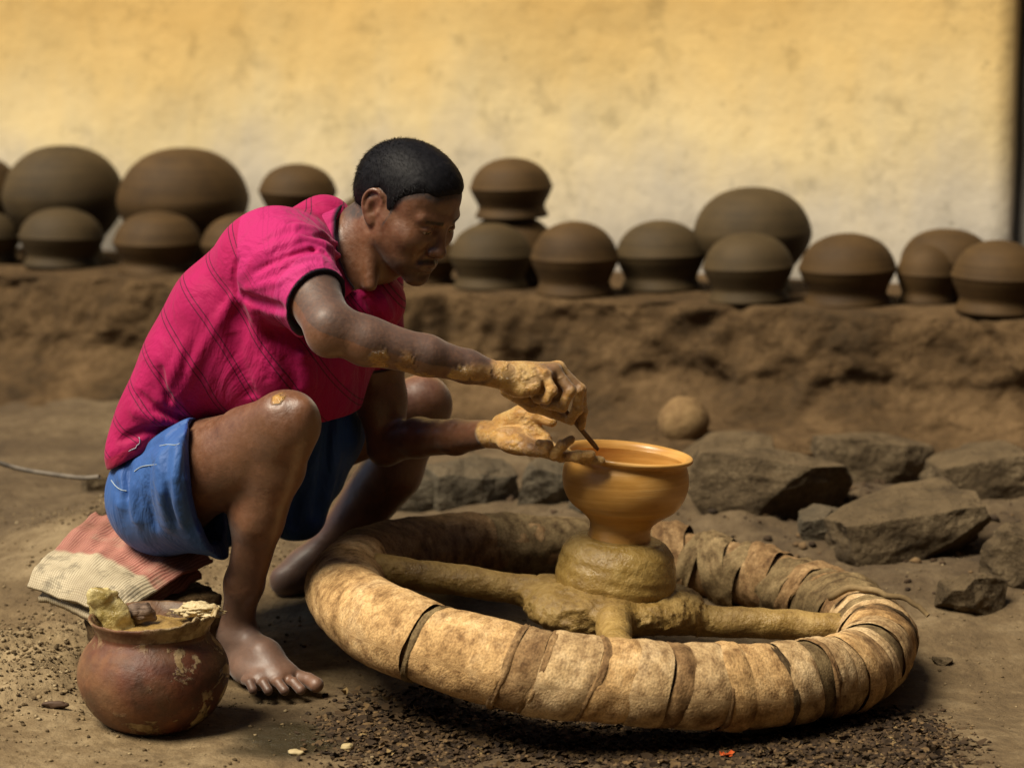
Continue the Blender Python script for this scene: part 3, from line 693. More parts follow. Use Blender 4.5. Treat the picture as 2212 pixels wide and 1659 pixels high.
bo = smooth_prof([(0.0, 0.0), (0.035, 0.001), (0.062, 0.010), (0.085, 0.030), (0.104, 0.062), (0.1145, 0.100), (0.1135, 0.135), (0.104, 0.163), (0.092, 0.182), (0.0865, 0.192), (0.0865, 0.200)], 6)
V, F = lathe(bo * k, 96); th = np.arctan2(V[:, 1], V[:, 0]); V[:, :2] *= (1 + 0.012 * fbm(V, 9, 2, 6))[:, None]
cr = sstep(0.15, 0.2, V[:, 2]) * np.clip(np.cos(th + 0.5) * 1.2, 0, 1)
mesh_obj('body', V + pc, F, ms, slip, attrs={'crust': cr})
n = 160; th = np.linspace(0, 2 * math.pi, n, endpoint=False)
jag = sstep(0.1, 0.9, np.cos(th + 0.25)); nn = fbm(np.stack([np.cos(th), np.sin(th), 0 * th], 1), 9, 4, 12)
tip = 0.0255 + jag * (0.012 + 0.006 * nn) + 0.0012 * nn
prof = [(0.0865, 0.0, 0), (0.0885, 0.010, 0), (0.0935, 0.020, 0), (0.0965, 0.0, 1), (0.0955, 0.003, 1), (0.0915, 0.001, 1), (0.0865, -0.012, 1), (0.081, -0.022, 1), (0.080, -0.05, 1)]
V = np.array([[(r + (0.010 * jag[j] if f else 0) * 0.5) * k1 * math.cos(th[j]), (r + (0.010 * jag[j] if f else 0) * 0.5) * k1 * math.sin(th[j]), (0.200 + z + (tip[j] if f else 0)) * kz] for r, z, f in prof for j in range(n)])
mesh_obj('rim', V + pc, grid_faces(len(prof), n, False, True)[:, ::-1], ms, slip, attrs={'crust': np.tile(0.15 + 0.85 * jag, len(prof))})
# slip inside, clay wad, rag, crust
sl_ = smooth_prof([(0.0, 0.198), (0.05, 0.199), (0.082, 0.200)], 6); V, F = lathe(sl_ * k, 64); V[:, 2] += 0.004 * fbm(V, 40, 3, 3)
mesh_obj('slip_surface', V + pc, F[:, ::-1], m_hub, slip)
Vc = rock_shape((0.040, 0.026, 0.011), 71, 0.2, 0.30, planes=4); o = mesh_obj('clay_crust', Vc + U(428, 1316, -0.19), CF, m_wet('pale_crust', (0.30, 0.22, 0.10), (0.50, 0.40, 0.22), (0.62, 0.53, 0.33), 0.6, 0.8, 30), slip)
def m_bag():
    t = NT('clay_smeared_plastic'); v = t.coord(); col = t.ramp(t.noise(40, 5, 0.6, v), [(0.35, (0.30, 0.22, 0.06)), (0.6, (0.60, 0.50, 0.23))])
    n = t.bump(t.noise(75, 5, 0.7, v), 0.7, 0.006); return t.out(col, 0.25, n, 0.6)
b0 = U(247, 1345, -0.22); b1 = U(213, 1268, -0.23); pts = spline([b0 + (0.004, 0, -0.02), b0, b0 * 0.5 + b1 * 0.5 + (-0.004, 0, 0.002), b1 + (0.0, 0, -0.008), b1], 6)
rd = np.interp(np.linspace(0, 1, len(pts)), [0, 0.25, 0.6, 0.82, 0.93, 1], [0.026, 0.026, 0.022, 0.017, 0.009, 0.004]); V, F = tube(pts, rd, 28)
ctr = np.repeat(pts, 28, 0); V = ctr + (V - ctr) * (np.array((1, 0.6, 1)) * (1 + 0.34 * fbm(V, 60, 4, 4))[:, None])
bag = mesh_obj('plastic_bag', V, F, m_bag()); tag(bag, 'yellowish clay-smeared plastic bag sticking up out of the red pot', 'bag')
m_rag = m_cloth('rag', (0.10, 0.075, 0.065), (0.22, 0.165, 0.13), (0.40, 0.34, 0.26))
vol = Vol(U(250, 1360, -0.3) - 0.02, U(345, 1290, -0.10) + 0.02, 0.0025)
for i, (a, b) in enumerate((((262, 1338), (330, 1322)), ((270, 1330), (318, 1312)), ((285, 1340), (326, 1334)), ((300, 1318), (328, 1330)))): vol.chain([U(*a, -0.20), U((a[0] + b[0]) / 2, (a[1] + b[1]) / 2 - 5, -0.205), U(*b, -0.2)], [0.008, 0.0095, 0.006], 0.004)
V, F = vol.mesh(1); V = V + 0.0025 * np.stack([fbm(V, 90, 3, 1), fbm(V, 90, 3, 2), fbm(V, 90, 3, 3)], 1)
rag = mesh_obj('rag', V, F, m_rag, attrs={'along': V[:, 0] * 9, 'round': V[:, 2] * 4}); tag(rag, 'crumpled grey rag lying in the mouth of the red pot', 'rag')

# ================================================================== SEAT WITH FOLDED SACK
def m_sack():
    t = NT('woven_sack'); u = t.attr('su'); v = t.attr('sv'); ob = t.coord()
    wv = t.math('SINE', t.math('MULTIPLY', u, 1000.0)); wu = t.math('SINE', t.math('MULTIPLY', v, 560.0))
    weave = t.math('ADD', t.math('MULTIPLY', wv, 0.3), t.math('ADD', t.math('MULTIPLY', wu, 0.2), 0.5))
    dirt = t.noise(22, 7, 0.7, ob); patch = t.noise(6, 4, 0.6, ob)
    pink = t.mix(weave, (0.27, 0.07, 0.055), (0.52, 0.27, 0.21)); 
    cream = t.mix(weave, (0.40, 0.33, 0.21), (0.68, 0.61, 0.44))
    edge = t.math('ADD', v, t.math('MULTIPLY', t.math('SUBTRACT', dirt, 0.5), 0.06))
    mk = t.ramp(edge, [(0.36, 1.0), (0.40, 0.0)])
    col = t.mix(mk, pink, cream)
    spk = t.ramp(dirt, [(0.36, 0.30), (0.48, 1.0)]); col = t.mix(t.math('MULTIPLY', mk, 0.75), col, spk, 'MULTIPLY')
    col = t.mix(0.75, col, t.ramp(patch, [(0.32, (0.45, 0.40, 0.33)), (0.62, (1.1, 1.08, 1.05))]), 'MULTIPLY'); col = t.mix(t.ramp(dirt, [(0.52, 0.0), (0.70, 0.45)]), col, (0.30, 0.24, 0.16))
    n = t.bump(weave, 0.5, 0.0025); n = t.bump(t.noise(24, 5, 0.6, ob), 0.3, 0.008, n)
    return t.out(col, 0.6, n, 0.35)
msk = m_sack()
sack = empty('folded_sack', U(250, 1250, 0.05)); tag(sack, 'folded woven pink and cream sack laid on the seat under the man', 'sack')
K = dict(L=U(58, 1232, -0.02), B=U(207, 1108, 0.24), F=U(262, 1306, -0.13), R=U(460, 1190, 0.08))
def sack_layer(name, off, inset, amp, seed, thick, fold):
    nu, nv = 48, 40; u = np.linspace(0, 1, nu); v = np.linspace(0, 1, nv); Ug, Vg = np.meshgrid(u, v, indexing='ij'); Ug = Ug.ravel(); Vg = Vg.ravel()
    uu = inset[0] + Ug * (1 - inset[0] - inset[1]); vv = inset[2] + Vg * (1 - inset[2] - inset[3])
    # u: from the front-left edge (L-F side runs along u)   v: towards the back
    P = ((1 - uu) * (1 - vv))[:, None] * K['L'] + (uu * (1 - vv))[:, None] * K['F'] + (uu * vv)[:, None] * K['R'] + ((1 - uu) * vv)[:, None] * K['B']
    P[:, 2] += 0.012 * np.sin(math.pi * vv) * np.sin(math.pi * uu) + 1.6 * amp * fbm(P, 15, 4, seed) + 0.8 * amp * np.sin(40 * uu + 9 * vv) * vv
    P[:, 2] -= 0.020 * np.exp(-(vv / 0.06) ** 2) * fold + 0.012 * np.exp(-((1 - uu) / 0.08) ** 2)
    P[:, 2] += off
    bot = P.copy(); bot[:, 2] -= thick
    F1 = grid_faces(nu, nv); F2 = F1[:, ::-1] + len(P)
    b = np.concatenate([np.arange(nv), np.arange(nv - 1, nu * nv, nv)[1:], np.arange((nu - 1) * nv, nu * nv)[::-1][1:], np.arange(0, nu * nv, nv)[::-1][1:]])
    F3 = np.stack([b[:-1], b[1:], b[1:] + len(P), b[:-1] + len(P)], 1)
    return mesh_obj(name, np.vstack([P, bot]), np.vstack([F1, F2, F3]), msk, sack, attrs={'su': np.tile(uu * 0.3, 2), 'sv': np.tile(vv, 2)})
sack_layer('top_fold', 0.0, (0, 0, 0, 0), 0.004, 1, 0.004, 1.0)
sack_layer('middle_fold', -0.019, (0.06, 0.10, 0.02, 0.02), 0.003, 2, 0.006, 0.3)
sack_layer('lower_fold', -0.036, (0.09, 0.06, 0.030, 0.05), 0.004, 3, 0.009, 0.2)
c = U(290, 1290, 0.07); V = rock_shape((0.135, 0.14, 0.088), 52, 0.75, 0.06, planes=3); mbk = mesh_obj('mud_block', V, CF, m_mud); mbk.location = (c[0], c[1], 0.068)
mbk.rotation_euler = (0, 0, 0.5); tag(mbk, 'rough block of dried mud that serves as a seat beneath the folded sack', 'seat block')

# ================================================================== THE POTTER
def PP(l): return [U(*p) for p in l]
YAW = math.radians(25); HYAW = math.radians(38)
def hairline(f, l):
    al = np.abs(l)
    z = np.interp(f, [-120, -60, -30, -22, -8, 12, 20, 26, 32, 44, 60, 80, 100, 130], [-62, -52, -30, 8, 30, 26, -12, -14, 24, 46, 60, 70, 76, 80])
    zf = np.interp(f, [-120, 60, 80, 95, 110], [-60, -60, 52, 74, 86])
    wgt = sstep(30, 52, al); return z * wgt + np.maximum(zf, -60) * (1 - wgt)
# ---- joints
R_SH, R_EL, R_WR = U(628, 552, -0.03), U(712, 705, -0.19), U(1072, 810, -0.125)
L_SH, L_EL, L_WR = U(800, 620, 0.26), U(838, 958, 0.25), U(1052, 937, 0.06)
R_HP, R_KN, R_AN = U(375, 1045, 0.05), U(622, 920, -0.14), U(508, 1372, 0.04)
L_HP, L_KN, L_AN = U(420, 1030, 0.22), U(908, 880, 0.44), U(660, 1225, 0.43)
NECK0 = U(730, 560, 0.10)
# ---- head frame
hp = math.radians(27)
HF = np.array((math.cos(hp) * math.cos(HYAW), -math.cos(hp) * math.sin(HYAW), -math.sin(hp)))
HLt = np.array((math.sin(HYAW), math.cos(HYAW), 0.0)); HU = np.cross(HF, HLt)
HS = 0.885 / 1000
HM = U(813, 449, 0.0) + HLt * (0.070 * 0.9) + HF * 0.004
def H(f, l, u): return HM + (HF * f + HLt * l + HU * u) * HS
HA = np.stack([HF, HLt, HU])
def HAr(pitch=0.0, yaw=0.0):
    """head axes turned by pitch about the side axis and yaw about the up axis"""
    R = np.array(Matrix.Rotation(yaw, 3, 'Z') @ Matrix.Rotation(pitch, 3, 'Y')); return R.T @ HA

lo = U(225, 1050, 0.1) * 0; 
body = Vol((-0.70, -0.30, -0.01), (0.165, 0.56, 0.885), 0.0021)
b = body
# ---- torso (under the clothes)
def taxes(d):
    d = nrm(d); l = np.array((math.sin(YAW), math.cos(YAW), -0.15)); l = nrm(l - d * (l @ d)); f = np.cross(l, d); return np.stack([f, l, d])
SP = [U(392, 1060, .13), U(425, 925, .12), U(490, 780, .11), U(590, 640, .10), U(680, 560, .10)]
for i, (a, l, c) in enumerate([(.085, .135, .11), (.075, .115, .10), (.085, .125, .11), (.085, .14, .10), (.05, .12, .06)]):
    d = SP[min(i + 1, 4)] - SP[max(i - 1, 0)]; b.ell(SP[i], (a, l, c), taxes(d), 0.03)
b.cone(R_SH, L_SH, .045, .045, 0.03)
# ---- neck
nb = H(-22, 0, -40)
b.cone(NECK0, nb, 0.062, 0.054, 0.02); b.cone(NECK0, H(8, 0, -55), 0.052, 0.042, 0.02)
b.cone(H(-22, -52, -38), U(800, 615, 0.02), 0.0125, 0.011, 0.018)          # neck muscle
b.cone(H(45, 0, -78), H(18, 0, -110), 0.020, 0.022, 0.03)
b.cone(H(-8, 0, -80), U(752, 610, 0.07), 0.042, 0.045, 0.02)
# ---- head
b.ell(H(-3, 0, 38), np.array((95, 75, 76)) * HS, HA, 0.012)
b.ell(H(-22, 0, 25), np.array((78, 72, 72)) * HS, HA, 0.02)
b.ell(H(48, 0, 46), np.array((44, 60, 56)) * HS, HA, 0.02)                 # forehead
b.ell(H(52, 0, -12), np.array((46, 58, 60)) * HS, HA, 0.02)                # face
b.ell(H(46, 0, -62), np.array((42, 42, 40)) * HS, HA, 0.02)                # lower face
for s in (-1, 1):
    b.cone(H(14, s * 52, -44), H(80, s * 16, -96), 13 * HS, 13 * HS, 0.016)  # jaw line
    b.cone(H(10, s * 56, -5), H(15, s * 53, -46), 13 * HS, 14 * HS, 0.022); b.cone(H(30, s * 48, -40), H(66, s * 34, -66), 14 * HS, 14 * HS, 0.024)
    b.ell(H(68, s * 41, -22), np.array((23, 16, 15)) * HS, HAr(0, -s * 0.5), 0.024)   # cheekbone
    b.cone(H(26, s * 59, -10), H(64, s * 45, -20), 8 * HS, 10 * HS, 0.024)
    b.cone(H(94, s * 12, 24), H(80, s * 46, 25), 8 * HS, 7 * HS, 0.012)      # brow
b.ell(H(83, 0, -99), np.array((17, 19, 16)) * HS, HA, 0.014)                # chin
b.ell(H(74, 0, -64), np.array((26, 33, 26)) * HS, HA, 0.014)                # muzzle
for s in (-1, 1):
    b.ell(H(96, s * 31, 6), np.array((15, 17, 11)) * HS, HAr(0, -s * 0.35), 0.008, 'sub')     # socket
    b.ell(H(48, s * 38, -48), np.array((22, 14, 24)) * HS, HAr(0, -s * 0.4), 0.024)      # cheek
b.cone(H(92, 0, 22), H(95, 0, 8), 9 * HS, 7.5 * HS, 0.008)
b.cone(H(96, 0, 8), H(109, 0, -30), 7.5 * HS, 10.2 * HS, 0.006)            # nose ridge
b.ell(H(110, 0, -33), np.array((11, 12.5, 9.5)) * HS, HA, 0.006)
b.cone(H(90, 0, -14), H(96, 0, -36), 12 * HS, 13 * HS, 0.010)
for s in (-1, 1):
    b.ell(H(98, s * 15.5, -36), np.array((12, 8.2, 8.8)) * HS, HA, 0.004)     # nostril wing
    b.ell(H(102, s * 8, -43), np.array((7, 3.8, 4.5)) * HS, HA, 0.002, 'sub')
    b.cone(H(96, s * 22, -36), H(92, s * 31, -58), 1.5 * HS, 1.5 * HS, 0.008, 'sub')
# lids round the eyeball
for s in (-1, 1):
    ec = H(83, s * 31, 5)
    b.ell(ec, np.array((14.2, 14.5, 14)) * HS, HA, 0.004)
    b.cone(H(97, s * 17, 1), H(95.5, s * 31, -1), 1.4 * HS, 4.3 * HS, 0.0012, 'sub'); b.cone(H(95.5, s * 31, -1), H(86, s * 46, 1), 4.3 * HS, 1.0 * HS, 0.0012, 'sub')
    b.cone(H(98, s * 16, 10), H(86, s * 46, 10), 1.0 * HS, 1.0 * HS, 0.004, 'sub')
# lips
b.cone(H(96, -22, -66), H(102, 0, -62), 4 * HS, 6.5 * HS, 0.005); b.cone(H(102, 0, -62), H(96, 22, -66), 6.5 * HS, 4 * HS, 0.005)
b.cone(H(94, -20, -72), H(99, 0, -75), 4 * HS, 7.5 * HS, 0.005); b.cone(H(99, 0, -75), H(94, 20, -72), 7.5 * HS, 4 * HS, 0.005)
b.cone(H(99, -24, -68), H(109, 0, -68.5), 1.4 * HS, 2.6 * HS, 0.002, 'sub'); b.cone(H(109, 0, -68.5), H(99, 24, -68), 2.6 * HS, 1.4 * HS, 0.002, 'sub')
b.cone(H(99, -10, -86), H(99, 10, -86), 3 * HS, 3 * HS, 0.010, 'sub')
# ears
for s in (-1, 1):
    def HE(f, o, u): return H(f, s * (70 + o), u)
    b.ell(HE(-9, 6, 2), np.array((18, 5.5, 29)) * HS, HAr(0.22, -s * 0.38), 0.006)
    b.ell(HE(-4, 13, -3), np.array((10, 7, 15)) * HS, HAr(0.2, -s * 0.38), 0.004, 'sub')
    b.ell(HE(-10, 14, 17), np.array((8, 4, 8)) * HS, HAr(0.2, -s * 0.38), 0.003, 'sub')
    ep = smooth_prof([HE(8, 3, 8), HE(7, 6, 22), HE(-1, 10, 31), HE(-12, 13, 33), HE(-22, 16, 25), HE(-27, 16, 8), HE(-22, 13, -10), HE(-12, 8, -25)], 4)
    b.chain(list(ep), np.full(len(ep), 3.3 * HS), 0.002)
    b.chain([HE(-6, 9, 20), HE(-16, 10, 10), HE(-15, 9, -8), HE(-7, 7, -17)], np.array((2.2, 2.6, 2.4, 2.0)) * HS, 0.005)
    b.ell(HE(-5, 5, -27), np.array((9, 5, 10)) * HS, HA, 0.008)
    b.ell(HE(6, 3, -4), np.array((4, 5, 6)) * HS, HA, 0.003)
# ---- right arm
def lerp(a, c, t): return a + (c - a) * t
b.cone(R_SH, lerp(R_SH, R_EL, .5), .050, .043, .03); b.cone(lerp(R_SH, R_EL, .5), R_EL, .043, .037, .02)
b.chain([R_EL, U(790, 738, -.185), U(920, 768, -.165), U(1010, 792, -.14), R_WR], [.037, .0355, .0305, .0245, .0205], .012)
b.ell(U(706, 738, -.20), (.022, .018, .022), None, .02)                           # elbow point
b.ell(U(800, 722, -.17), (.045, .02, .02), taxes(R_WR - R_EL)[[2, 1, 0]], .02)
# ---- left arm
b.cone(L_SH, U(812, 780, .26), .05, .045, .03); b.chain([U(812, 780, .26), U(822, 860, .258), L_EL], [.045, .0415, .034], .02)
b.ell(U(826, 982, .25), (.022, .02, .018), None, .015)
b.chain([L_EL, U(905, 945, .20), U(985, 944, .13), L_WR], [.033, .0325, .0285, .0225], .012)
# ---- right leg
b.cone(R_HP, R_KN, .084, .046, .03); b.cone(U(470, 1005, -.02), U(555, 990, -.08), .064, .048, .03)
b.ell(U(638, 905, -.158), (.032, .030, .037), None, .025); b.ell(U(610, 897, -.15), (.032, .026, .028), None, .03); b.ell(U(652, 893, -.172), (.018, .015, .022), None, .012); b.cone(U(660, 930, -.160), U(646, 980, -.135), .010, .009, .014); b.cone(U(595, 890, -.155), U(520, 920, -.09), .016, .022, .03); b.cone(U(585, 960, -.12), U(560, 1010, -.09), .010, .009, .012)
b.chain([R_KN, U(602, 1010, -.105), U(560, 1120, -.065), U(527, 1260, .0), R_AN], [.043, .038, .036, .029, .025], .02)
b.ell(U(552, 1085, -.045), (.038, .043, .075), taxes(R_KN - R_AN), .02)
b.chain([U(634, 965, -.14), U(588, 1100, -.09), U(545, 1270, -.02)], [.016, .014, .012], .02)     # shin bone
b.cone(U(560, 985, -.085), U(545, 1040, -.06), .012, .010, .02)
# foot: pointing towards the camera and a little right
def foot(an, d, L, sole, s, k=1.0):
    d = nrm(d); sd = np.array((d[1], -d[0], 0)) * s; z = np.array((0, 0, 1.0))
    g = lambda f, w, h: np.array((an[0], an[1], sole)) + d * f * k + sd * w * k + z * h
    b.cone(an, g(-.012, 0, .03), .026, .026, .02)
    b.ell(g(-.038, 0, .026), (.028, .026, .027), None, .02)
    b.cone(an, g(.07, -.004, .050), .027, .022, .03)
    b.chain([g(-.03, 0, .024), g(.05, .012, .022), g(.10, .024, .016)], [.024, .021, .015], .02); b.chain([g(-.01, 0, .04), g(.06, -.012, .036), g(.11, -.022, .020)], [.022, .022, .018], .02)
    b.cone(g(.07, -.004, .042), g(.115, 0, .020), .022, .016, .025)
    for i, (w, ln, r) in enumerate(((-.034, .042, .0125), (-.010, .040, .0086), (.009, .036, .0082), (.026, .029, .0078), (.041, .021, .0076))):
        f0 = .118 - (0 if i < 2 else .008 * (i - 1))
        b.chain([g(f0 - .01, w * .86, .016), g(f0 + ln * .55, w, .018 if i else .017), g(f0 + ln, w * 1.03, r + .001)], [r * 1.1, r * .92, r], .003)
foot(R_AN, (0.58, -0.74, 0), .23, 0.003, 1, 1.12)
ld = nrm((0.85, 0.35, 0)); foot(L_AN, ld, .23, 0.045, -1)
# ---- left leg
b.cone(L_HP, L_KN, .085, .050, .03); b.ell(U(918, 868, .43), (.042, .04, .045), None, .02)
b.chain([L_KN, U(850, 1020, .44), U(760, 1130, .44), L_AN], [.050, .048, .040, .028], .02); b.ell(U(810, 1060, .46), (.045, .05, .07), taxes(L_KN - L_AN), .03)

# ---- hands
def hand(wr, kn, fingers, thumb, palm_n, extra):
    for i, kp in enumerate(kn):
        b.cone(lerp(wr, kp, .10), kp, .0165, .0100, .009)
    for i in range(3): b.cone(kn[i], kn[i + 1], .0095, .0095, .006)
    for c, r, ax in extra: b.ell(c, r, ax, .012)
    for pts, r in fingers:
        r = r * 1.12; b.chain(pts, np.linspace(r * 1.1, r * .84, len(pts)), .0032)
        for p in pts[1:-1]: b.ell(p, (r * 1.08,) * 3, None, .002)
    b.chain(thumb[0], thumb[1], .005)
# right hand, seen from the little-finger side, closed on the tool
kn = PP([(1203, 794, -.052), (1206, 795, -.074), (1198, 801, -.096), (1176, 812, -.116)])
hand(R_WR, kn, [
    (PP([(1203, 794, -.052), (1254, 842, -.050), (1258, 888, -.046), (1255, 920, -.042)]), .0080),
    (PP([(1206, 795, -.074), (1250, 842, -.080), (1247, 884, -.074), (1231, 908, -.064)]), .0082),
    (PP([(1198, 801, -.096), (1232, 843, -.106), (1214, 879, -.102), (1176, 873, -.096)]), .0080),
    (PP([(1176, 812, -.116), (1193, 843, -.126), (1180, 862, -.124), (1158, 862, -.116)]), .0072)],
    (PP([(1100, 838, -.075), (1150, 874, -.060), (1192, 890, -.052), (1234, 909, -.050)]), [.0165, .0125, .0095, .0075]), None,
    [(U(1122, 832, -.120), (.036, .015, .020), taxes((0, 0, 1))[[0, 1, 2]]), (U(1118, 806, -.10), (.032, .030, .014), None), (U(1184, 846, -.082), (.030, .014, .024), None), (U(1205, 830, -.072), (.022, .012, .022), None)])
# left hand, palm up under the rim
kn = PP([(1176, 958, .012), (1170, 966, -.008), (1160, 972, -.026), (1146, 972, -.042)])
hand(L_WR, kn, [
    (PP([(1176, 958, .012), (1218, 982, -.028), (1262, 992, -.052), (1298, 995, -.0565)]), .0078),
    (PP([(1170, 966, -.008), (1212, 986, -.048), (1248, 985, -.064), (1277, 982, -.067)]), .0082),
    (PP([(1160, 972, -.026), (1198, 983, -.060), (1214, 962, -.068), (1233, 949, -.062)]), .0080),
    (PP([(1146, 972, -.042), (1178, 974, -.064), (1184, 961, -.062), (1164, 957, -.054)]), .0070)],
    (PP([(1085, 918, .045), (1124, 896, .030), (1160, 897, .012), (1192, 911, -.004)]), [.0185, .0150, .0115, .0090]), None,
    [(U(1100, 945, .005), (.034, .022, .018), None), (U(1140, 915, .022), (.026, .014, .020), HAr(0.5)), (U(1118, 962, -.018), (.030, .016, .014), None)])
b.cone(U(1128, 902, .026), U(1180, 945, .006), .0125, .0085, .008)
# wrist creases under the clay
for i, x in enumerate((1066, 1075, 1083)): b.chain(PP([(x + 6, 784, -.14), (x, 812, -.155), (x + 8, 838, -.135)]), [.0012] * 3, .003, 'sub')

V, F = b.mesh(3, 0.45)
# clay on the skin
def dtoP(*p): return np.linalg.norm(V - U(*p), axis=1)
aR = (V - R_EL) @ nrm(R_WR - R_EL) / np.linalg.norm(R_WR - R_EL); nearR = polydist(V, [R_EL, R_WR, U(1260, 900, -.05)])[0]
V = V.astype(np.float64); n1 = fbm(V, 38, 4, 3); n2 = fbm(V, 14, 3, 5)
clay = sstep(0.93, 0.985, aR + 0.05 * n2) * (nearR < .075) * (V[:, 0] > R_EL[0] + 0.15)
aL = (V - L_EL) @ nrm(L_WR - L_EL) / np.linalg.norm(L_WR - L_EL); nearL = polydist(V, [L_EL, L_WR, U(1300, 995, -.05)])[0]
clay = np.maximum(clay, sstep(0.97, 1.0, aL + 0.03 * n2) * (nearL < .08) * (V[:, 0] > L_EL[0] + 0.08))
kb = np.minimum(dtoP(1200, 800, -.10), np.minimum(dtoP(1222, 825, -.10), dtoP(1235, 820, -.08))); clay = clay * (1 - 0.75 * sstep(.026, .012, kb + .008 * n1)) * (1 - 0.45 * sstep(0.35, 0.7, n1))
fore = (nearR < .05) * sstep(.15, .5, aR) * (1 - sstep(.99, 1.05, aR))
under = sstep(0.010, -0.012, (V - lerp(R_EL, R_WR, .5))[:, 2] + 0.24 * (V[:, 0] - lerp(R_EL, R_WR, .5)[0]))
dust = sstep(0.20, 0.05, V[:, 2]) * (0.6 + 0.4 * n2)
clay = np.maximum(clay, fore * under * sstep(0.10, 0.55, n1 + 0.35 * (aR - 0.4)) * 0.8)
for p, r in (((812, 770, -.21), .016), ((818, 792, -.20), .014), ((800, 752, -.21), .008), ((1004, 806, -.165), .012), ((985, 806, -.168), .010), ((1022, 806, -.16), .008), ((1005, 960, .10), .006), ((601, 866, -.17), .011), ((520, 1058, -.06), .004)):
    clay = np.maximum(clay, sstep(1.15, 0.75, dtoP(*p) / r + 0.55 * n1))
# facial hair and lip tint
hl = np.stack([(V - HM) @ HF, (V - HM) @ HLt, (V - HM) @ HU], 1) / HS
lip = sstep(7, 4.5, np.abs(np.linalg.norm((hl - (99, 0, -68.5)) / (1, 2.6, 1), axis=1)) - 4) * (hl[:, 0] > 82)
mou = 0.9 * sstep(7.0, 1.5, np.abs(hl[:, 2] + 53.5 + 0.010 * hl[:, 1] ** 2)) * sstep(32, 24, np.abs(hl[:, 1])) * (hl[:, 0] > 76)
brow = sstep(6.0, 2.5, np.abs(hl[:, 2] - 25 + 0.05 * np.abs(hl[:, 1] - 26))) * sstep(50, 42, np.abs(hl[:, 1])) * sstep(10, 14, np.abs(hl[:, 1])) * (hl[:, 0] > 70)
stub = 0.55 * sstep(-55, -75, hl[:, 2]) * sstep(40, 70, hl[:, 0]) * (hl[:, 0] > 0) * (hl[:, 2] > -125)
temple = 0.85 * sstep(-13, 3, hl[:, 2] - hairline(hl[:, 0], hl[:, 1])) * sstep(-66, -40, hl[:, 2]) * (np.linalg.norm(hl - (-8, -80, 2), axis=1) > 36) * (np.linalg.norm(hl, axis=1) < 190)
def m_skin():
    t = NT('skin'); v = t.coord(); a = t.noise(16, 5, 0.6, v); f = t.noise(90, 5, 0.65, v)
    col = t.ramp(t.math('ADD', t.math('MULTIPLY', a, 0.7), t.math('MULTIPLY', f, 0.3)), [(0.32, (0.085, 0.033, 0.013)), (0.5, (0.140, 0.057, 0.024)), (0.68, (0.195, 0.086, 0.040))])
    col = t.mix(t.attr('lip'), col, (0.085, 0.032, 0.026))
    hair = t.math('MULTIPLY', t.attr('fuzz'), t.ramp(t.noise(160, 3, 0.6, v), [(0.30, 0.55), (0.55, 1.0)]))
    col = t.mix(hair, col, (0.010, 0.008, 0.008))
    col = t.mix(t.math('MULTIPLY', t.attr('dust'), 0.6), col, (0.105, 0.080, 0.068))
    ck = t.attr('clay'); cc = t.ramp(t.noise(26, 6, 0.65, v), [(0.30, (0.20, 0.085, 0.014)), (0.48, (0.46, 0.235, 0.045)), (0.66, (0.60, 0.38, 0.12))])
    col = t.mix(ck, col, cc)
    n = t.bump(t.noise(220, 4, 0.6, v), 0.14, 0.002); n = t.bump(f, 0.14, 0.004, n); n = t.bump(t.noise(32, 4, 0.6, v), 0.16, 0.010, n)
    cb = t.math('MULTIPLY', ck, t.noise(75, 7, 0.7, v)); n = t.bump(cb, 1.0, 0.008, n)
    rs = t.ramp(f, [(0.35, 0.36), (0.65, 0.56)]); rc = t.ramp(t.noise(40, 4, 0.6, v), [(0.38, 0.12), (0.62, 0.45)])
    rg = t.mix(ck, t.mix(t.math('MAXIMUM', t.attr('fuzz'), t.math('MULTIPLY', t.attr('dust'), 0.7)), rs, (0.85, 0.85, 0.85)), rc)
    t.b.inputs['Sheen Weight'].default_value = 0.16; t.b.inputs['Sheen Roughness'].default_value = 0.4; t.b.inputs['Coat Weight'].default_value = 0.15; t.b.inputs['Coat Roughness'].default_value = 0.35; t.b.inputs['Subsurface Weight'].default_value = 0.06; t.b.inputs['Subsurface Radius'].default_value = (0.01, 0.004, 0.002); t.b.inputs['Subsurface Scale'].default_value = 0.4
    return t.out(col, rg, n, 0.75)
man = empty('person', U(350, 1200, 0.12))
tag(man, 'barefoot potter in pink polo shirt and blue shorts squatting on a sack, shaping a bowl', 'person')
mesh_obj('body', V, F, m_skin(), man, attrs={'clay': clay, 'dust': np.clip(dust, 0, 1), 'lip': lip, 'fuzz': np.clip(np.maximum(np.maximum(np.maximum(mou, brow), temple), stub * (1 - lip)), 0, 1)})
# eyes
t = NT('eye'); c = t.n('TexCoord'); g = t.attr('iris'); t.b.inputs['Coat Weight'].default_value = 0.6
col = t.ramp(g, [(0.0, (0.42, 0.35, 0.30)), (0.40, (0.42, 0.35, 0.30)), (0.5, (0.03, 0.014, 0.008)), (0.8, (0.02, 0.010, 0.006)), (0.85, (0.002, 0.002, 0.002))]); me_ = t.out(col, 0.12, None, 0.5)
gaze = nrm(HF * 1.0 - HU * 0.22 + HLt * 0.05)
for s in (-1, 1):
    S_ = CSs / np.linalg.norm(CSs, axis=1)[:, None]; S_, F_ = cubesphere(16); S_ = S_ / np.linalg.norm(S_, axis=1)[:, None]
    ir = sstep(0.55, 1.0, S_ @ gaze); mesh_obj('eye', H(83, s * 31, 5) + S_ * 12.6 * HS, F_, me_, man, attrs={'iris': ir})
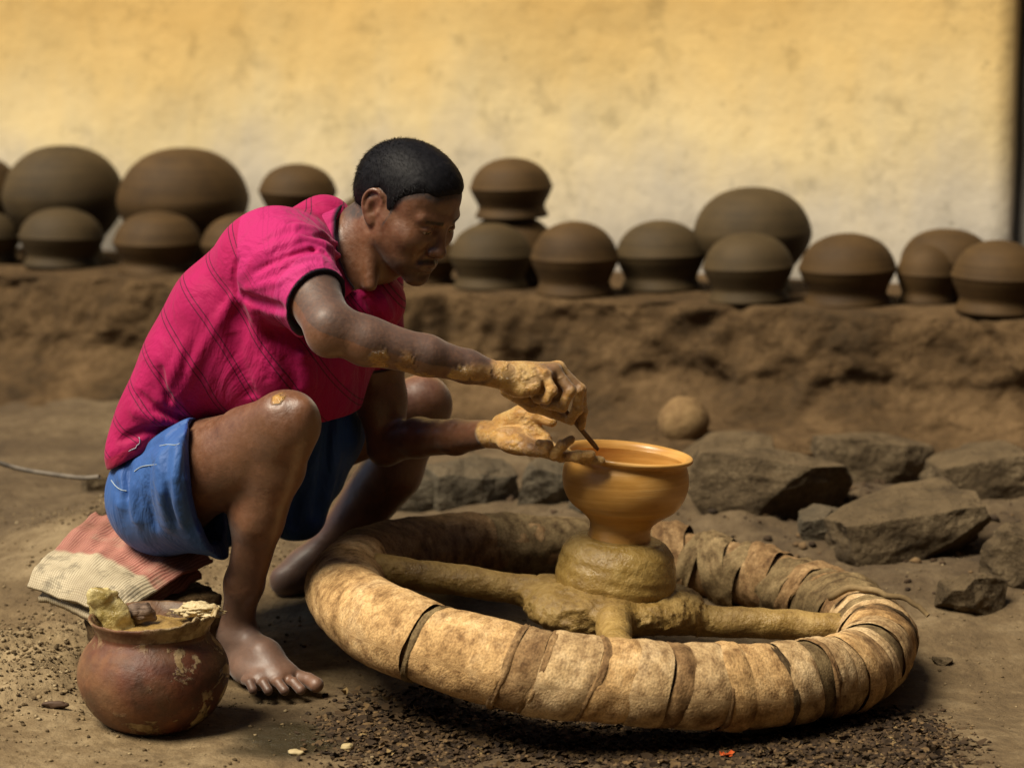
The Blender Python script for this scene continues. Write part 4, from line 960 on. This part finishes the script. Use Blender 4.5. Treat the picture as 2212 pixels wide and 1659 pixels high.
# teeth glimpsed between the lips
Vt = rock_shape((6 * HS, 13 * HS, 3.2 * HS), 3, 0.6, 0.02, base=(CSs,), planes=0) @ HA
t = NT('tooth'); mesh_obj('teeth', H(94, -2, -66.5) + Vt, CFs, t.out((0.55, 0.50, 0.42), 0.3), man)
# ---- hair: cap plus short strands
hv = Vol(HM + np.array((-0.14, -0.13, -0.10)), HM + np.array((0.17, 0.13, 0.17)), 0.0022)
hv.ell(H(-3, 0, 38), np.array((99.5, 79, 80.5)) * HS, HA, 0.01); hv.ell(H(-24, 0, 25), np.array((82, 75, 75)) * HS, HA, 0.02); hv.ell(H(44, 0, 51), np.array((45.5, 62, 56)) * HS, HA, 0.02)
hv.ell(H(8, 0, 58), np.array((82, 70, 62)) * HS, HA, 0.015)
hv.cone(H(-50, 0, -10), H(-52, 0, -38), 52 * HS, 40 * HS, 0.02)
# hairline: keep what lies above a bent surface
sl = (slice(None),) * 3; X, Y, Z = hv.xyz(sl)
dx = [(X - HM[0]) * ax[0] + (Y - HM[1]) * ax[1] + (Z - HM[2]) * ax[2] for ax in (HF, HLt, HU)]
ff, ll, uu = [q / HS for q in dx]
hl_ = hairline(ff, ll).astype(np.float32); hv.d = np.maximum(hv.d, ((hl_ - uu) * HS * 0.55).astype(np.float32))
V, F = hv.mesh(2); hh = np.stack([(V - HM) @ HF, (V - HM) @ HLt, (V - HM) @ HU], 1) / HS
ctr = H(0, 0, 30); dr = (V - ctr) / np.linalg.norm(V - ctr, axis=1)[:, None]
thin = sstep(0, 26, hh[:, 2] - hairline(hh[:, 0], hh[:, 1]))
V = V + dr * (0.0004 * fbm(V, 140, 3, 4) + 0.0005 * fbm(V, 30, 2, 6) - 0.0042 * (1 - thin))[:, None]
def m_hair():
    t = NT('black_hair'); v = t.coord((1, 1, 1)); s_ = t.noise(60, 5, 0.7, t.coord((4, 4, 1)))
    n = t.bump(t.noise(300, 4, 0.7, v), 0.12, 0.001); return t.out(t.ramp(s_, [(0.3, (0.003, 0.003, 0.004)), (0.7, (0.010, 0.009, 0.010))]), 0.58, n, 0.14)
mh = m_hair(); hair = mesh_obj('hair', V, F, mh, man)
ok = np.flatnonzero((thin > 0.1) & (((V - ctr) @ HU) > -0.09)); ids = rng.choice(ok, min(9000, len(ok)), replace=False); p = V[ids]; nd = dr[ids]
comb = HF * 0.9 - HU * 0.35 - HLt * 0.25; tg = comb - nd * (nd @ comb)[:, None]; tg = tg / (np.linalg.norm(tg, axis=1)[:, None] + 1e-6)
grow = nd * 0.38 + tg * 0.9 + 0.16 * rng.normal(size=p.shape); grow /= np.linalg.norm(grow, axis=1)[:, None]
ln = (0.004 + 0.0055 * rng.random(len(p)))[:, None] * (0.35 + 0.65 * thin[ids])[:, None]; sd = np.cross(grow, nd); sd = sd / (np.linalg.norm(sd, axis=1)[:, None] + 1e-6) * 0.00042
p = p - nd * 0.001; Vs = np.stack([p - sd, p + sd, p + grow * ln], 1).reshape(-1, 3)
mesh_obj('hair_strands', Vs, np.arange(len(Vs)).reshape(-1, 3), mh, man)['kind'] = 'stuff'
del body, b, hv

# ---- pink polo shirt
sv = Vol((-0.69, -0.24, 0.20), (-0.10, 0.46, 0.83), 0.0024)
TS = [(U(352, 985, .12), .060, .145, .070), (U(392, 893, .12), .076, .150, .095), (U(460, 785, .11), .097, .158, .105), (U(530, 690, .105), .110, .170, .105), (U(605, 605, .10), .098, .165, .085), (U(668, 545, .11), .060, .105, .050)]
for i, (c, a, l, s) in enumerate(TS):
    d = TS[min(i + 1, 5)][0] - TS[max(i - 1, 0)][0]; sv.ell(c, (a, l, s), taxes(d), 0.045)
sv.ell(U(600, 770, .06), (.115, .13, .115), taxes((.3, 0, 1)), .05)              # slack front
sv.ell(U(690, 800, .10), (.065, .12, .10), taxes((.1, 0, 1)), .04)
sv.ell(U(640, 870, .10), (.085, .12, .07), taxes((.1, 0, 1)), .04)
sv.ell(U(740, 690, .16), (.070, .10, .10), taxes((.2, 0, 1)), .04)
sv.cone(U(668, 548, .03), U(800, 590, .22), .045, .050, .03); sv.ell(U(800, 655, .09), (.052, .075, .055), taxes((.2, 0, 1)), .03)
sv.cone(U(700, 490, .10), U(700, 540, .10), .052, .06, .03)
# near sleeve
CU = U(678, 640, -.125); SD = nrm(R_EL - R_SH)
sv.cone(U(592, 548, .0), U(622, 576, -.05), .074, .066, .04); sv.cone(U(622, 576, -.05), lerp(CU, R_EL, .12), .064, .052, .03)
sv.cone(U(560, 590, -.01), U(640, 640, -.09), .055, .045, .04)
# far sleeve
sv.cone(U(790, 625, .25), U(800, 800, .26), .062, .060, .03)
# folds
def fold(pts, w, amp): sv.ridge([sv.hit(*p) for p in pts], w * 0.85, amp * 2.0)
CNv = nrm((.86, -.30, .42))
# openings: neck, cuffs, hem
sv.plane(CU + SD * 0.012, SD + np.array((0.25, 0, 0.1)), 0.0, CU - 0.10, CU + 0.12)
fold([(745, 560), (700, 530), (640, 515), (575, 545), (520, 600)], .009, .006)
fold([(740, 590), (690, 560), (640, 560), (590, 585)], .008, .005)
fold([(735, 530), (690, 500), (640, 490), (580, 510)], .008, .004)
fold([(720, 575), (660, 580), (600, 610), (530, 625)], .007, .004)
fold([(742, 610), (700, 545), (660, 530)], .006, .003)
fold([(730, 545), (672, 542), (610, 560), (545, 590)], .006, -.0045)
fold([(735, 515), (680, 512), (610, 520)], .006, -.003)
fold([(512, 560), (505, 600), (512, 640)], .006, -.007)
fold([(520, 640), (560, 655), (610, 668)], .009, -.010)
fold([(512, 632), (470, 700), (430, 770), (400, 830), (375, 880)], .010, .007)      # side seam ridge
fold([(545, 655), (560, 740), (590, 820), (610, 850)], .016, .007)
fold([(500, 720), (520, 800), (545, 860)], .014, -.007)
fold([(640, 700), (660, 780), (670, 840)], .014, .006); fold([(600, 700), (622, 780), (640, 840)], .012, -.006)
fold([(300, 850), (330, 880), (380, 900), (410, 905)], .008, -.006)
fold([(288, 885), (330, 905), (390, 915)], .010, .007); fold([(375, 850), (400, 890), (430, 910)], .009, .006)
fold([(345, 790), (360, 850), (395, 885)], .009, -.005); fold([(262, 950), (310, 930), (370, 925)], .008, -.005)
fold([(410, 720), (380, 800), (345, 870)], .012, .004)
fold([(790, 640), (820, 700), (830, 760)], .010, -.006); fold([(820, 640), (845, 690)], .010, .005)
sv.cone(lerp(R_SH, R_EL, .45), lerp(R_SH, R_EL, .95), .046, .044, .0, 'sub')
sv.cone(U(803, 770, .26), U(812, 850, .258), .051, .051, .0, 'sub')
sv.cone(U(757, 548, .08) - CNv * 0.012, U(757, 548, .08) + CNv * 0.15, .060, .075, .0, 'sub')               # neck opening
sv.cone(U(775, 575, .02), U(800, 590, .0), .030, .03, .006, 'sub')
sv.plane(U(800, 797, .26), (0.1, 0, -1), 0.0, U(800, 797, .26) - 0.10, U(800, 797, .26) + 0.10)
# hem: bounded below by a line rising to the right, then hidden behind the thigh
hx = [U(px, py, .1) for px, py in ((200, 1012), (237, 1004), (300, 968), (360, 940), (440, 912), (520, 905), (600, 900), (760, 890), (900, 870))]
X, Y, Z = sv.xyz((slice(None),) * 3); hz = np.interp(sv.ax[0], [p[0] for p in hx], [p[2] for p in hx]).astype(np.float32)[:, None, None]
sv.d = np.maximum(sv.d, (hz - Z) * 0.85 + 0 * Y)
V, F = sv.mesh(2, 0.4)
ctl = [(0, [(265, 937), (300, 955)]), (1, [(293, 862), (318, 893)]), (2, [(321, 784), (349, 819), (375, 862)]), (3, [(362, 703), (408, 766), (446, 826), (467, 874)]), (4, [(404, 630), (460, 700), (510, 780), (551, 853)]),
       (5, [(453, 574), (502, 627), (565, 731), (621, 808)]), (6, [(506, 513), (526, 553), (600, 655), (670, 745)]), (7, [(579, 470), (582, 505), (660, 640), (740, 740)]), (8, [(659, 460), (662, 500), (760, 660), (810, 720)])]
cp = np.array([U(*q, -.02)[[0, 2]] for i, l in ctl for q in l]); cv = np.array([i for i, l in ctl for q in l], float)
def tps(r): return r * r * np.log(r + 1e-9)
Kx = tps(np.linalg.norm(cp[:, None] - cp[None], axis=2)) + np.eye(len(cp)) * 2e-4; Pm = np.hstack([np.ones((len(cp), 1)), cp])
sol = np.linalg.solve(np.block([[Kx, Pm], [Pm.T, np.zeros((3, 3))]]), np.concatenate([cv, np.zeros(3)]))
q2 = V[:, [0, 2]]; stripe = np.concatenate([tps(np.linalg.norm(c_[:, None] - cp[None], axis=2)) @ sol[:len(cp)] for c_ in np.array_split(q2, 20)]) + sol[len(cp)] + q2 @ sol[len(cp) + 1:]
stripe = stripe * 0.060
slv = sstep(-.004, .012, polydist(V, [U(560, 560, -.02), R_SH, CU])[0] * -1 + .088) * ((V - U(520, 600, -.02))[:, 0] > 0) * (V[:, 1] < .03) * ((V - U(600, 655, -.05))[:, 2] > -.01)
cutd = (V - CU) @ nrm(SD + np.array((0.25, 0, 0.1))); nearc = np.linalg.norm(V - CU, axis=1) < .085
trim = nearc * sstep(.0078, .0095, cutd)
cuff = nearc * sstep(-.022, -.0205, cutd) * (1 - trim)
c2 = (V - U(800, 797, .26))[:, 2] * -1; trim = np.maximum(trim, (np.linalg.norm(V - U(800, 797, .26), axis=1) < .09) * sstep(-.010, -.006, c2))
hemm = sstep(.022, .018, V[:, 2] - np.interp(V[:, 0], [p[0] for p in hx], [p[2] for p in hx])) * (V[:, 0] < U(420, 900, .1)[0])
def m_shirt():
    t = NT('pink_shirt'); v = t.coord(); s_ = t.attr('stripe')
    ph = t.math('FRACT', t.math('DIVIDE', s_, 0.060))
    def line(c, w): return t.math('LESS_THAN', t.math('ABSOLUTE', t.math('SUBTRACT', ph, c)), w)
    ln = t.math('MULTIPLY', t.math('MAXIMUM', line(0.42, 0.016), line(0.56, 0.016)), t.attr('on'))
    a = t.noise(7, 5, 0.6, v); f = t.noise(400, 2, 0.5, v)
    col = t.ramp(a, [(0.3, (0.30, 0.003, 0.062)), (0.7, (0.38, 0.005, 0.092))])
    col = t.mix(t.attr('sleeve'), col, (0.40, 0.012, 0.115)); col = t.mix(t.attr('cuff'), col, (0.42, 0.022, 0.14))
    col = t.mix(t.math('MULTIPLY', ln, 0.85), col, (0.06, 0.004, 0.022))
    col = t.mix(t.attr('trim'), col, (0.012, 0.008, 0.016)); col = t.mix(t.attr('hem'), col, (0.30, 0.008, 0.05))
    n = t.bump(f, 0.25, 0.001); n = t.bump(t.noise(26, 4, 0.6, v), 0.22, 0.012, n); n = t.bump(t.noise(11, 4, 0.55, t.coord((1.0, 1.0, 0.45), (0.0, 0.75, 0.0)), 1.2), 0.55, 0.03, n); n = t.bump(t.attr('cuff'), 0.4, 0.002, n)
    t.b.inputs['Sheen Weight'].default_value = 0.06; t.b.inputs['Sheen Roughness'].default_value = 0.5
    return t.out(col, 0.72, n, 0.2)
msh = m_shirt()
shirt = mesh_obj('shirt', V, F, msh, man, attrs={'stripe': stripe + 0.0294 + 0.6, 'on': 1 - slv * 0.85, 'sleeve': slv, 'cuff': cuff, 'trim': trim, 'hem': hemm})
shirt['_o'] = (0, 0, 0)
# collar: two leaves standing round the neck, black edged
cc = U(757, 548, .08); cn = CNv; cl = nrm(HLt - cn * (HLt @ cn)); cf = np.cross(cl, cn)
n = 70; V = []; A_ = np.linspace(math.radians(38), math.radians(322), n)    # 0 = front
rows = [(-.016, .073, 0), (.004, .067, 0), (.022, .064, 0), (.028, .065, 1), (.0275, .068, 1), (.020, .071, 0), (.004, .077, 0), (-.008, .083, 0), (-.014, .085, 1), (-.0145, .082, 1)]
for z, r, tr in rows:
    for a in A_:
        fr = (1 + math.cos(a)) / 2; rr = r * (1 + 0.10 * fr); V.append(cc + cf * rr * math.cos(a) * 1.12 + cl * rr * math.sin(a) + cn * (z * 0.8 - 0.020 * fr))
V = np.array(V) + 0.0015 * np.stack([fbm(np.array(V), 40, 2, i) for i in range(3)], 1)
z0 = np.zeros(len(V)); tr = np.repeat([r[2] for r in rows], n).astype(float)
col_ = mesh_obj('collar', V, grid_faces(len(rows), n), msh, shirt, attrs={'stripe': z0, 'on': z0, 'sleeve': z0, 'cuff': z0 + 0.6, 'trim': tr, 'hem': z0})

# ---- blue shorts
qv = Vol((-0.69, -0.20, 0.12), (-0.20, 0.48, 0.47), 0.0026)
qv.ell(U(388, 1065, .13), (.096, .160, .105), taxes((.25, 0, 1)), .03)
qv.cone(U(362, 1055, .05), U(445, 1022, -.04), .086, .092, .03)
qv.cone(U(360, 1090, .05), U(455, 1100, -.02), .078, .070, .03)
qv.cone(U(420, 1080, .22), U(640, 985, .30), .105, .088, .03)
qv.cone(U(430, 1120, .0), U(480, 1180, .0), .045, .022, .02)
qv.cone(U(600, 960, .26), U(690, 930, .30), .090, .080, .03)
qv.cone(U(690, 960, .25), U(655, 1110, .24), .050, .040, .03); qv.cone(U(600, 1060, .24), U(630, 1120, .24), .055, .035, .03); qv.cone(U(715, 900, .26), U(705, 1040, .27), .030, .026, .02)
def qf(pts, w, amp): qv.ridge([qv.hit(*p) for p in pts], w * 0.9, amp * 2.0)
# near leg opening: curved hem
hz_ = [U(px, py, -.04) for px, py in ((410, 860), (412, 905), (418, 980), (424, 1050), (434, 1110), (455, 1175), (480, 1225), (486, 1260))]
zs = [p[2] for p in hz_][::-1]; xs = [p[0] for p in hz_][::-1]
X, Y, Z = qv.xyz((slice(None),) * 3); xh = np.interp(qv.ax[2], zs, xs).astype(np.float32)[None, None, :]
xh = xh + 0.35 * np.clip(Y + 0.02, 0, 1) + 10.0 * np.clip((Y - 0.11) * 8, 0, 1)
qv.d = np.maximum(qv.d, (X - xh) * 0.9)
qv.plane(U(640, 1166, .24), (0, 0, -1), 0.004)
pts = [((300, 1000), (290, 1070), (300, 1130)), ((345, 985), (350, 1060), (365, 1140)), ((385, 960), (375, 1030), (395, 1130)), ((262, 1010), (268, 1060), (262, 1100))]
for p in pts: qf(p, .012, .007)
for p in (((322, 990), (318, 1070), (335, 1140)), ((368, 970), (362, 1040), (378, 1130)), ((278, 1010), (276, 1080)), ((402, 940), (402, 1040), (418, 1150)), ((250, 1040), (258, 1085))): qf(p, .009, -.006)
for p in (((690, 900), (680, 1000), (660, 1120)), ((730, 900), (722, 1000), (700, 1100))): qf(p, .010, .006)
for p in (((708, 900), (700, 1000), (682, 1110)), ((640, 1060), (630, 1140))): qf(p, .009, -.006)
qf([(240, 985), (300, 975), (350, 950), (410, 915)], .010, -.005)
qv.cone(U(395, 1035, .035), lerp(R_HP, R_KN, .75), .084, .066, .0, 'sub'); qv.cone(U(420, 1050, .0), U(520, 1010, -.05), .074, .072, .0, 'sub')
qv.cone(U(430, 1110, .0), U(520, 1100, -.02), .050, .055, .004, 'sub')
V, F = qv.mesh(2, 0.4)
hemd = np.abs(V[:, 0] - (np.interp(V[:, 2], zs, xs) + 0.35 * np.clip(V[:, 1] + .02, 0, 1)))
def m_shorts():
    t = NT('blue_shorts'); v = t.coord(); a = t.noise(9, 5, 0.6, v); f = t.noise(500, 2, 0.5, v)
    col = t.ramp(a, [(0.3, (0.020, 0.068, 0.235)), (0.7, (0.036, 0.105, 0.31))]); col = t.mix(t.attr('hem'), col, (0.012, 0.040, 0.19))
    n = t.bump(f, 0.2, 0.001); n = t.bump(t.noise(22, 4, 0.6, v), 0.25, 0.012, n); n = t.bump(t.noise(13, 4, 0.55, t.coord((1.0, 1.0, 0.30)), 0.8), 0.6, 0.03, n); t.b.inputs['Sheen Weight'].default_value = 0.05
    return t.out(col, 0.6, n, 0.3)
shorts = mesh_obj('shorts', V, F, m_shorts(), man, attrs={'hem': sstep(.006, .004, hemd) * (V[:, 1] < .08)}); shorts['_o'] = (0, 0, 0)
t = NT('white_piping'); mp = t.out((0.36, 0.44, 0.48), 0.6)
def surf_line(name, vol, pts, r, mat, parent, lift=0.0012):
    q = smooth_prof(np.array(pts, float), 6); P = np.array([vol.hit(*p) - ray(*p) * lift for p in q]); P[1:-1] = (P[:-2] + P[1:-1] + P[2:]) / 3; V, F = tube(P, r, 6); return mesh_obj(name, V, F, mat, parent)
for pts in ([(240, 1037), (250, 1050), (262, 1058), (273, 1060)], [(290, 1018), (305, 1008), (322, 1005), (338, 1003)], [(345, 963), (362, 960), (378, 961), (388, 958)]):
    surf_line('piping', qv, pts, 0.0007, mp, shorts)
for pts in ([(293, 968), (296, 962), (301, 958), (302, 950), (300, 944)], [(278, 975), (285, 971), (293, 968)]):
    surf_line('loose_thread', sv, pts, 0.0006, mp, shirt)
del sv, qv

# ================================================================== TOOL
a = U(1222, 888, -.066); c = U(1292, 971, -.012); pts = np.array([lerp(a, c, q) for q in np.linspace(-.1, 1, 14)])
V, F = tube(pts, np.interp(np.linspace(0, 1, 14), [0, .5, .9, 1], [.0035, .0042, .0045, .003]), 10); ctr = np.repeat(pts, 10, 0); dn_ = nrm(c - a); fl = nrm(np.cross(dn_, (0, 0, 1))); V = V - ((V - ctr) @ fl)[:, None] * fl * 0.5
tool = mesh_obj('wooden_tool', V, F, m_wet('tool_wood', (0.10, 0.05, 0.018), (0.17, 0.085, 0.03), (0.24, 0.13, 0.05), 0.4, 0.3)); tag(tool, 'slim clay-coated wooden scraper held in the upper hand over the bowl rim', 'tool')

# ================================================================== LITTER ON THE GROUND
def scatter(name, n, xr, yr, dens, kind, mat, size, seed, lift=0.0):
    r = np.random.default_rng(seed); P = []
    while len(P) < n:
        q = np.stack([r.uniform(*xr, 4000), r.uniform(*yr, 4000)], 1); keep = r.random(4000) < dens(q[:, 0], q[:, 1]); P.extend(q[keep].tolist())
    P = np.array(P[:n]); z = gz(P[:, 0], P[:, 1]) + lift; Vs = []; Fs = []; 
    s = size[0] + (size[1] - size[0]) * r.random(n) ** 2.5
    if kind == 'chip':   # curled flake: 3x2 patch bent, uneven outline
        tpl = np.array([(-1, -.5, 0), (0, -.75, 0), (1, -.3, 0), (-.9, .5, 0), (.1, .8, 0), (.95, .4, 0)]); ft = np.array([(0, 1, 4, 3), (1, 2, 5, 4)])
    else:
        g = (1 + 5 ** .5) / 2; tpl = np.array([(-1, g, 0), (1, g, 0), (-1, -g, 0), (1, -g, 0), (0, -1, g), (0, 1, g), (0, -1, -g), (0, 1, -g), (g, 0, -1), (g, 0, 1), (-g, 0, -1), (-g, 0, 1)]) / 1.9
        ft = np.array([(0, 11, 5), (0, 5, 1), (0, 1, 7), (0, 7, 10), (0, 10, 11), (1, 5, 9), (5, 11, 4), (11, 10, 2), (10, 7, 6), (7, 1, 8), (3, 9, 4), (3, 4, 2), (3, 2, 6), (3, 6, 8), (3, 8, 9), (4, 9, 5), (2, 4, 11), (6, 2, 10), (8, 6, 7), (9, 8, 1)])
    m = len(tpl); T = np.repeat(tpl[None], n, 0) * (1 + (0.20 if kind == 'chip' else 0.30) * r.normal(size=(n, m, 3)) * (np.array((1, 1, 0)) if kind == 'chip' else 1))
    if kind == 'chip': T[:, :, 2] += 0.35 * r.normal(size=(n, 1)) * T[:, :, 0] ** 2 + 0.10 * r.normal(size=(n, m))
    T *= s[:, None, None] * (np.array((1, 1, 1)) if kind == 'chip' else np.array((1, .85, .62)))
    a = r.uniform(0, 6.28, n); tl = r.normal(size=n) * (0.55 if kind == 'chip' else 0.3)
    x, y, zz = T[..., 0], T[..., 1], T[..., 2]; y, zz = y * np.cos(tl)[:, None] - zz * np.sin(tl)[:, None], y * np.sin(tl)[:, None] + zz * np.cos(tl)[:, None]
    x, y = x * np.cos(a)[:, None] - y * np.sin(a)[:, None], x * np.sin(a)[:, None] + y * np.cos(a)[:, None]
    W = np.stack([x + P[:, :1], y + P[:, 1:], zz + z[:, None] + s[:, None] * 0.3], -1).reshape(-1, 3)
    Ff = (ft[None] + (np.arange(n) * m)[:, None, None]).reshape(-1, ft.shape[1])
    return mesh_obj(name, W, Ff, mat, smooth=False, attrs={'tone': np.repeat(r.random(n), m)})
def m_tone(name, stops, rough=0.9):
    t = NT(name); c = t.ramp(t.attr('tone'), stops); c = t.mix(0.5, c, t.ramp(t.noise(60, 4, 0.6), [(0.3, 0.5), (0.65, 1.2)]), 'MULTIPLY'); return t.out(c, rough, None, 0.25)
m_lit = m_tone('leaf_litter', [(0.0, (0.018, 0.011, 0.006)), (0.45, (0.045, 0.027, 0.013)), (0.85, (0.075, 0.046, 0.020)), (0.97, (0.13, 0.08, 0.033)), (1.0, (0.26, 0.18, 0.075))])
m_clod = m_tone('soil_crumbs', [(0.0, (0.05, 0.033, 0.015)), (0.5, (0.13, 0.088, 0.042)), (0.85, (0.24, 0.175, 0.09)), (1.0, (0.36, 0.28, 0.16))])
m_dclod = m_tone('dark_crumbs', [(0.0, (0.018, 0.011, 0.006)), (0.6, (0.06, 0.036, 0.018)), (1.0, (0.16, 0.10, 0.045))])
band = lambda x, y: np.exp(-((y + 0.29 + 0.10 * (x - 0.1)) / 0.13) ** 2) * sstep(-.34, -.12, x) * (1 - sstep(.52, .72, x)) * (1 - 0.8 * np.exp(-((x - .02) ** 2 + (y + .40) ** 2) / .006))
tag(scatter('leaf_litter', 16000, (-.4, .75), (-.6, .05), band, 'chip', m_lit, (.002, .0085), 1), 'dark crumbled leaves and chips strewn below the front of the wheel', 'leaf litter', kind='stuff')
tag(scatter('dark_crumbs', 10000, (-.4, .75), (-.6, .1), band, 'crumb', m_dclod, (.0012, .006), 2), 'dark soil crumbs mixed into the leaf litter below the wheel', 'soil', kind='stuff')
hp_ = lambda x, y: np.clip(np.exp(-((x + .83) ** 2 / .02 + (y - .0) ** 2 / .05)) + .5 * np.exp(-((x + .66) ** 2 / .02 + (y - .7) ** 2 / .08)) + 0.03, 0, 1)
tag(scatter('soil_crumbs', 5500, (-1.15, -.35), (-.45, 1.1), hp_, 'crumb', m_clod, (.001, .0048), 3), 'crumbs and clods of dry soil at the left below the sack', 'soil', kind='stuff')
tag(scatter('ground_crumbs', 3500, (-1.2, 1.3), (-.5, 1.6), lambda x, y: 0.3 + 0 * x, 'crumb', m_clod, (.001, .0035), 4), 'small crumbs of earth scattered over the whole yard', 'soil', kind='stuff')
bk_ = lambda x, y: np.exp(-((x - .75) ** 2 / .4 + (y - 1.0) ** 2 / .2))
tag(scatter('rubble', 900, (-.3, 1.5), (.4, 1.9), bk_, 'crumb', m_dclod, (.002, .012), 5), 'loose rubble between the stones behind the wheel', 'rubble', kind='stuff')
def lying(px, py): p = UZ(px, py, 0.0); p[2] = gz(np.array([p[0]]), np.array([p[1]]))[0]; return p
def small(name, px, py, dim, seed, col, label, cat, rough=.7, rot=0.0, base=(CSs,), f=CFs):
    V = rock_shape(dim, seed, .2, .18, base=base, planes=3); t = NT(name); c = t.mix(t.noise(45, 4), tuple(q * .6 for q in col), tuple(min(1, q * 1.3) for q in col))
    o = mesh_obj(name, V, f, t.out(c, rough)); o.location = lying(px, py) + np.array((0, 0, dim[2] * .6)); o.rotation_euler = (0, 0, rot); tag(o, label, cat); return o
small('clay_lump', 1178, 1540, (.016, .012, .014), 5, (.34, .20, .06), 'yellow lump of clay under the front of the wheel', 'clay lump', .5)
small('clay_crumb', 1255, 1545, (.012, .009, .008), 6, (.42, .28, .11), 'pale crumb of clay right of the yellow lump', 'clay crumb')
small('pale_chip', 640 * 1.0, 1622, (.013, .009, .005), 8, (.42, .33, .17), 'pale clay chip on the wet patch beside the foot', 'chip')
small('pale_chip', 750, 1612, (.010, .008, .006), 9, (.40, .31, .15), 'pale clay chip at the edge of the litter, below the wheel', 'chip')
small('bark_chip', 118, 1550, (.022, .008, .008), 10, (.075, .04, .02), 'curled brown chip of bark on the ground at far left', 'bark chip')
small('dark_clod', 1640, 1600, (.030, .016, .010), 12, (.06, .04, .02), 'flat dark clod lying in the litter below the wheel', 'clod')
# twig, flower, cord on the ground
p0 = lying(1600, 1605); p1 = lying(1625, 1572); p2 = lying(1690, 1566); p3 = lying(1745, 1566)
V, F = tube(spline([p0 + (0, 0, .004), p1 + (0, 0, .020), p2 + (0, 0, .018), p3 + (0, 0, .010)], 8), np.interp(np.linspace(0, 1, 25), [0, .2, .7, 1], [.003, .0055, .0065, .003]), 8)
t = NT('dead_twig'); tw = mesh_obj('twig', V, F, t.out(t.ramp(t.noise(40, 4), [(.3, (.03, .018, .008)), (.7, (.13, .08, .03))]), .6)); tag(tw, 'bent brown twig lying in the litter below the right side of the wheel', 'twig')
fl0 = lying(1562, 1645); flw = empty('fallen_flower', fl0); tag(flw, 'small fallen orange-red flower at the bottom of the picture', 'flower')
t = NT('petal'); mpet = t.out(t.ramp(t.noise(80, 3), [(.3, (.30, .02, .006)), (.7, (.45, .10, .015))]), .45)
for i in range(5):
    a = -.3 + i * .55; d = np.array((math.cos(a), math.sin(a) * .6, .25 + .2 * math.sin(i * 2))); sd = np.array((-d[1], d[0], 0)) * .30; L = .016 if i % 2 else .013
    V = [fl0 + (0, 0, .003), fl0 + d * L * .4 + sd * L, fl0 + d * L * .4 - sd * L + (0, 0, .003), fl0 + d * L * .8 + sd * L * .9 + (0, 0, .004), fl0 + d * L * .8 - sd * L * .9, fl0 + d * L * 1.1]
    o = mesh_obj('petal', V, [(0, 2, 1), (1, 2, 4, 3), (3, 4, 5)], mpet, flw)
cpts = spline([U(-30, 990, .72), U(40, 1012, .72), U(110, 1024, .70), U(175, 1032, .68), U(215, 1030, .66)], 8); cpts[:, 2] = np.maximum(cpts[:, 2], gz(cpts[:, 0], cpts[:, 1]) + .004)
V, F = tube(cpts, .0045, 8); t = NT('old_cord'); cdr = mesh_obj('old_cord', V, F, t.out(t.ramp(t.noise(30, 4), [(.3, (.05, .04, .03)), (.7, (.19, .16, .12))]), .9)); tag(cdr, 'grey old cord lying on the ground at the far left', 'cord')
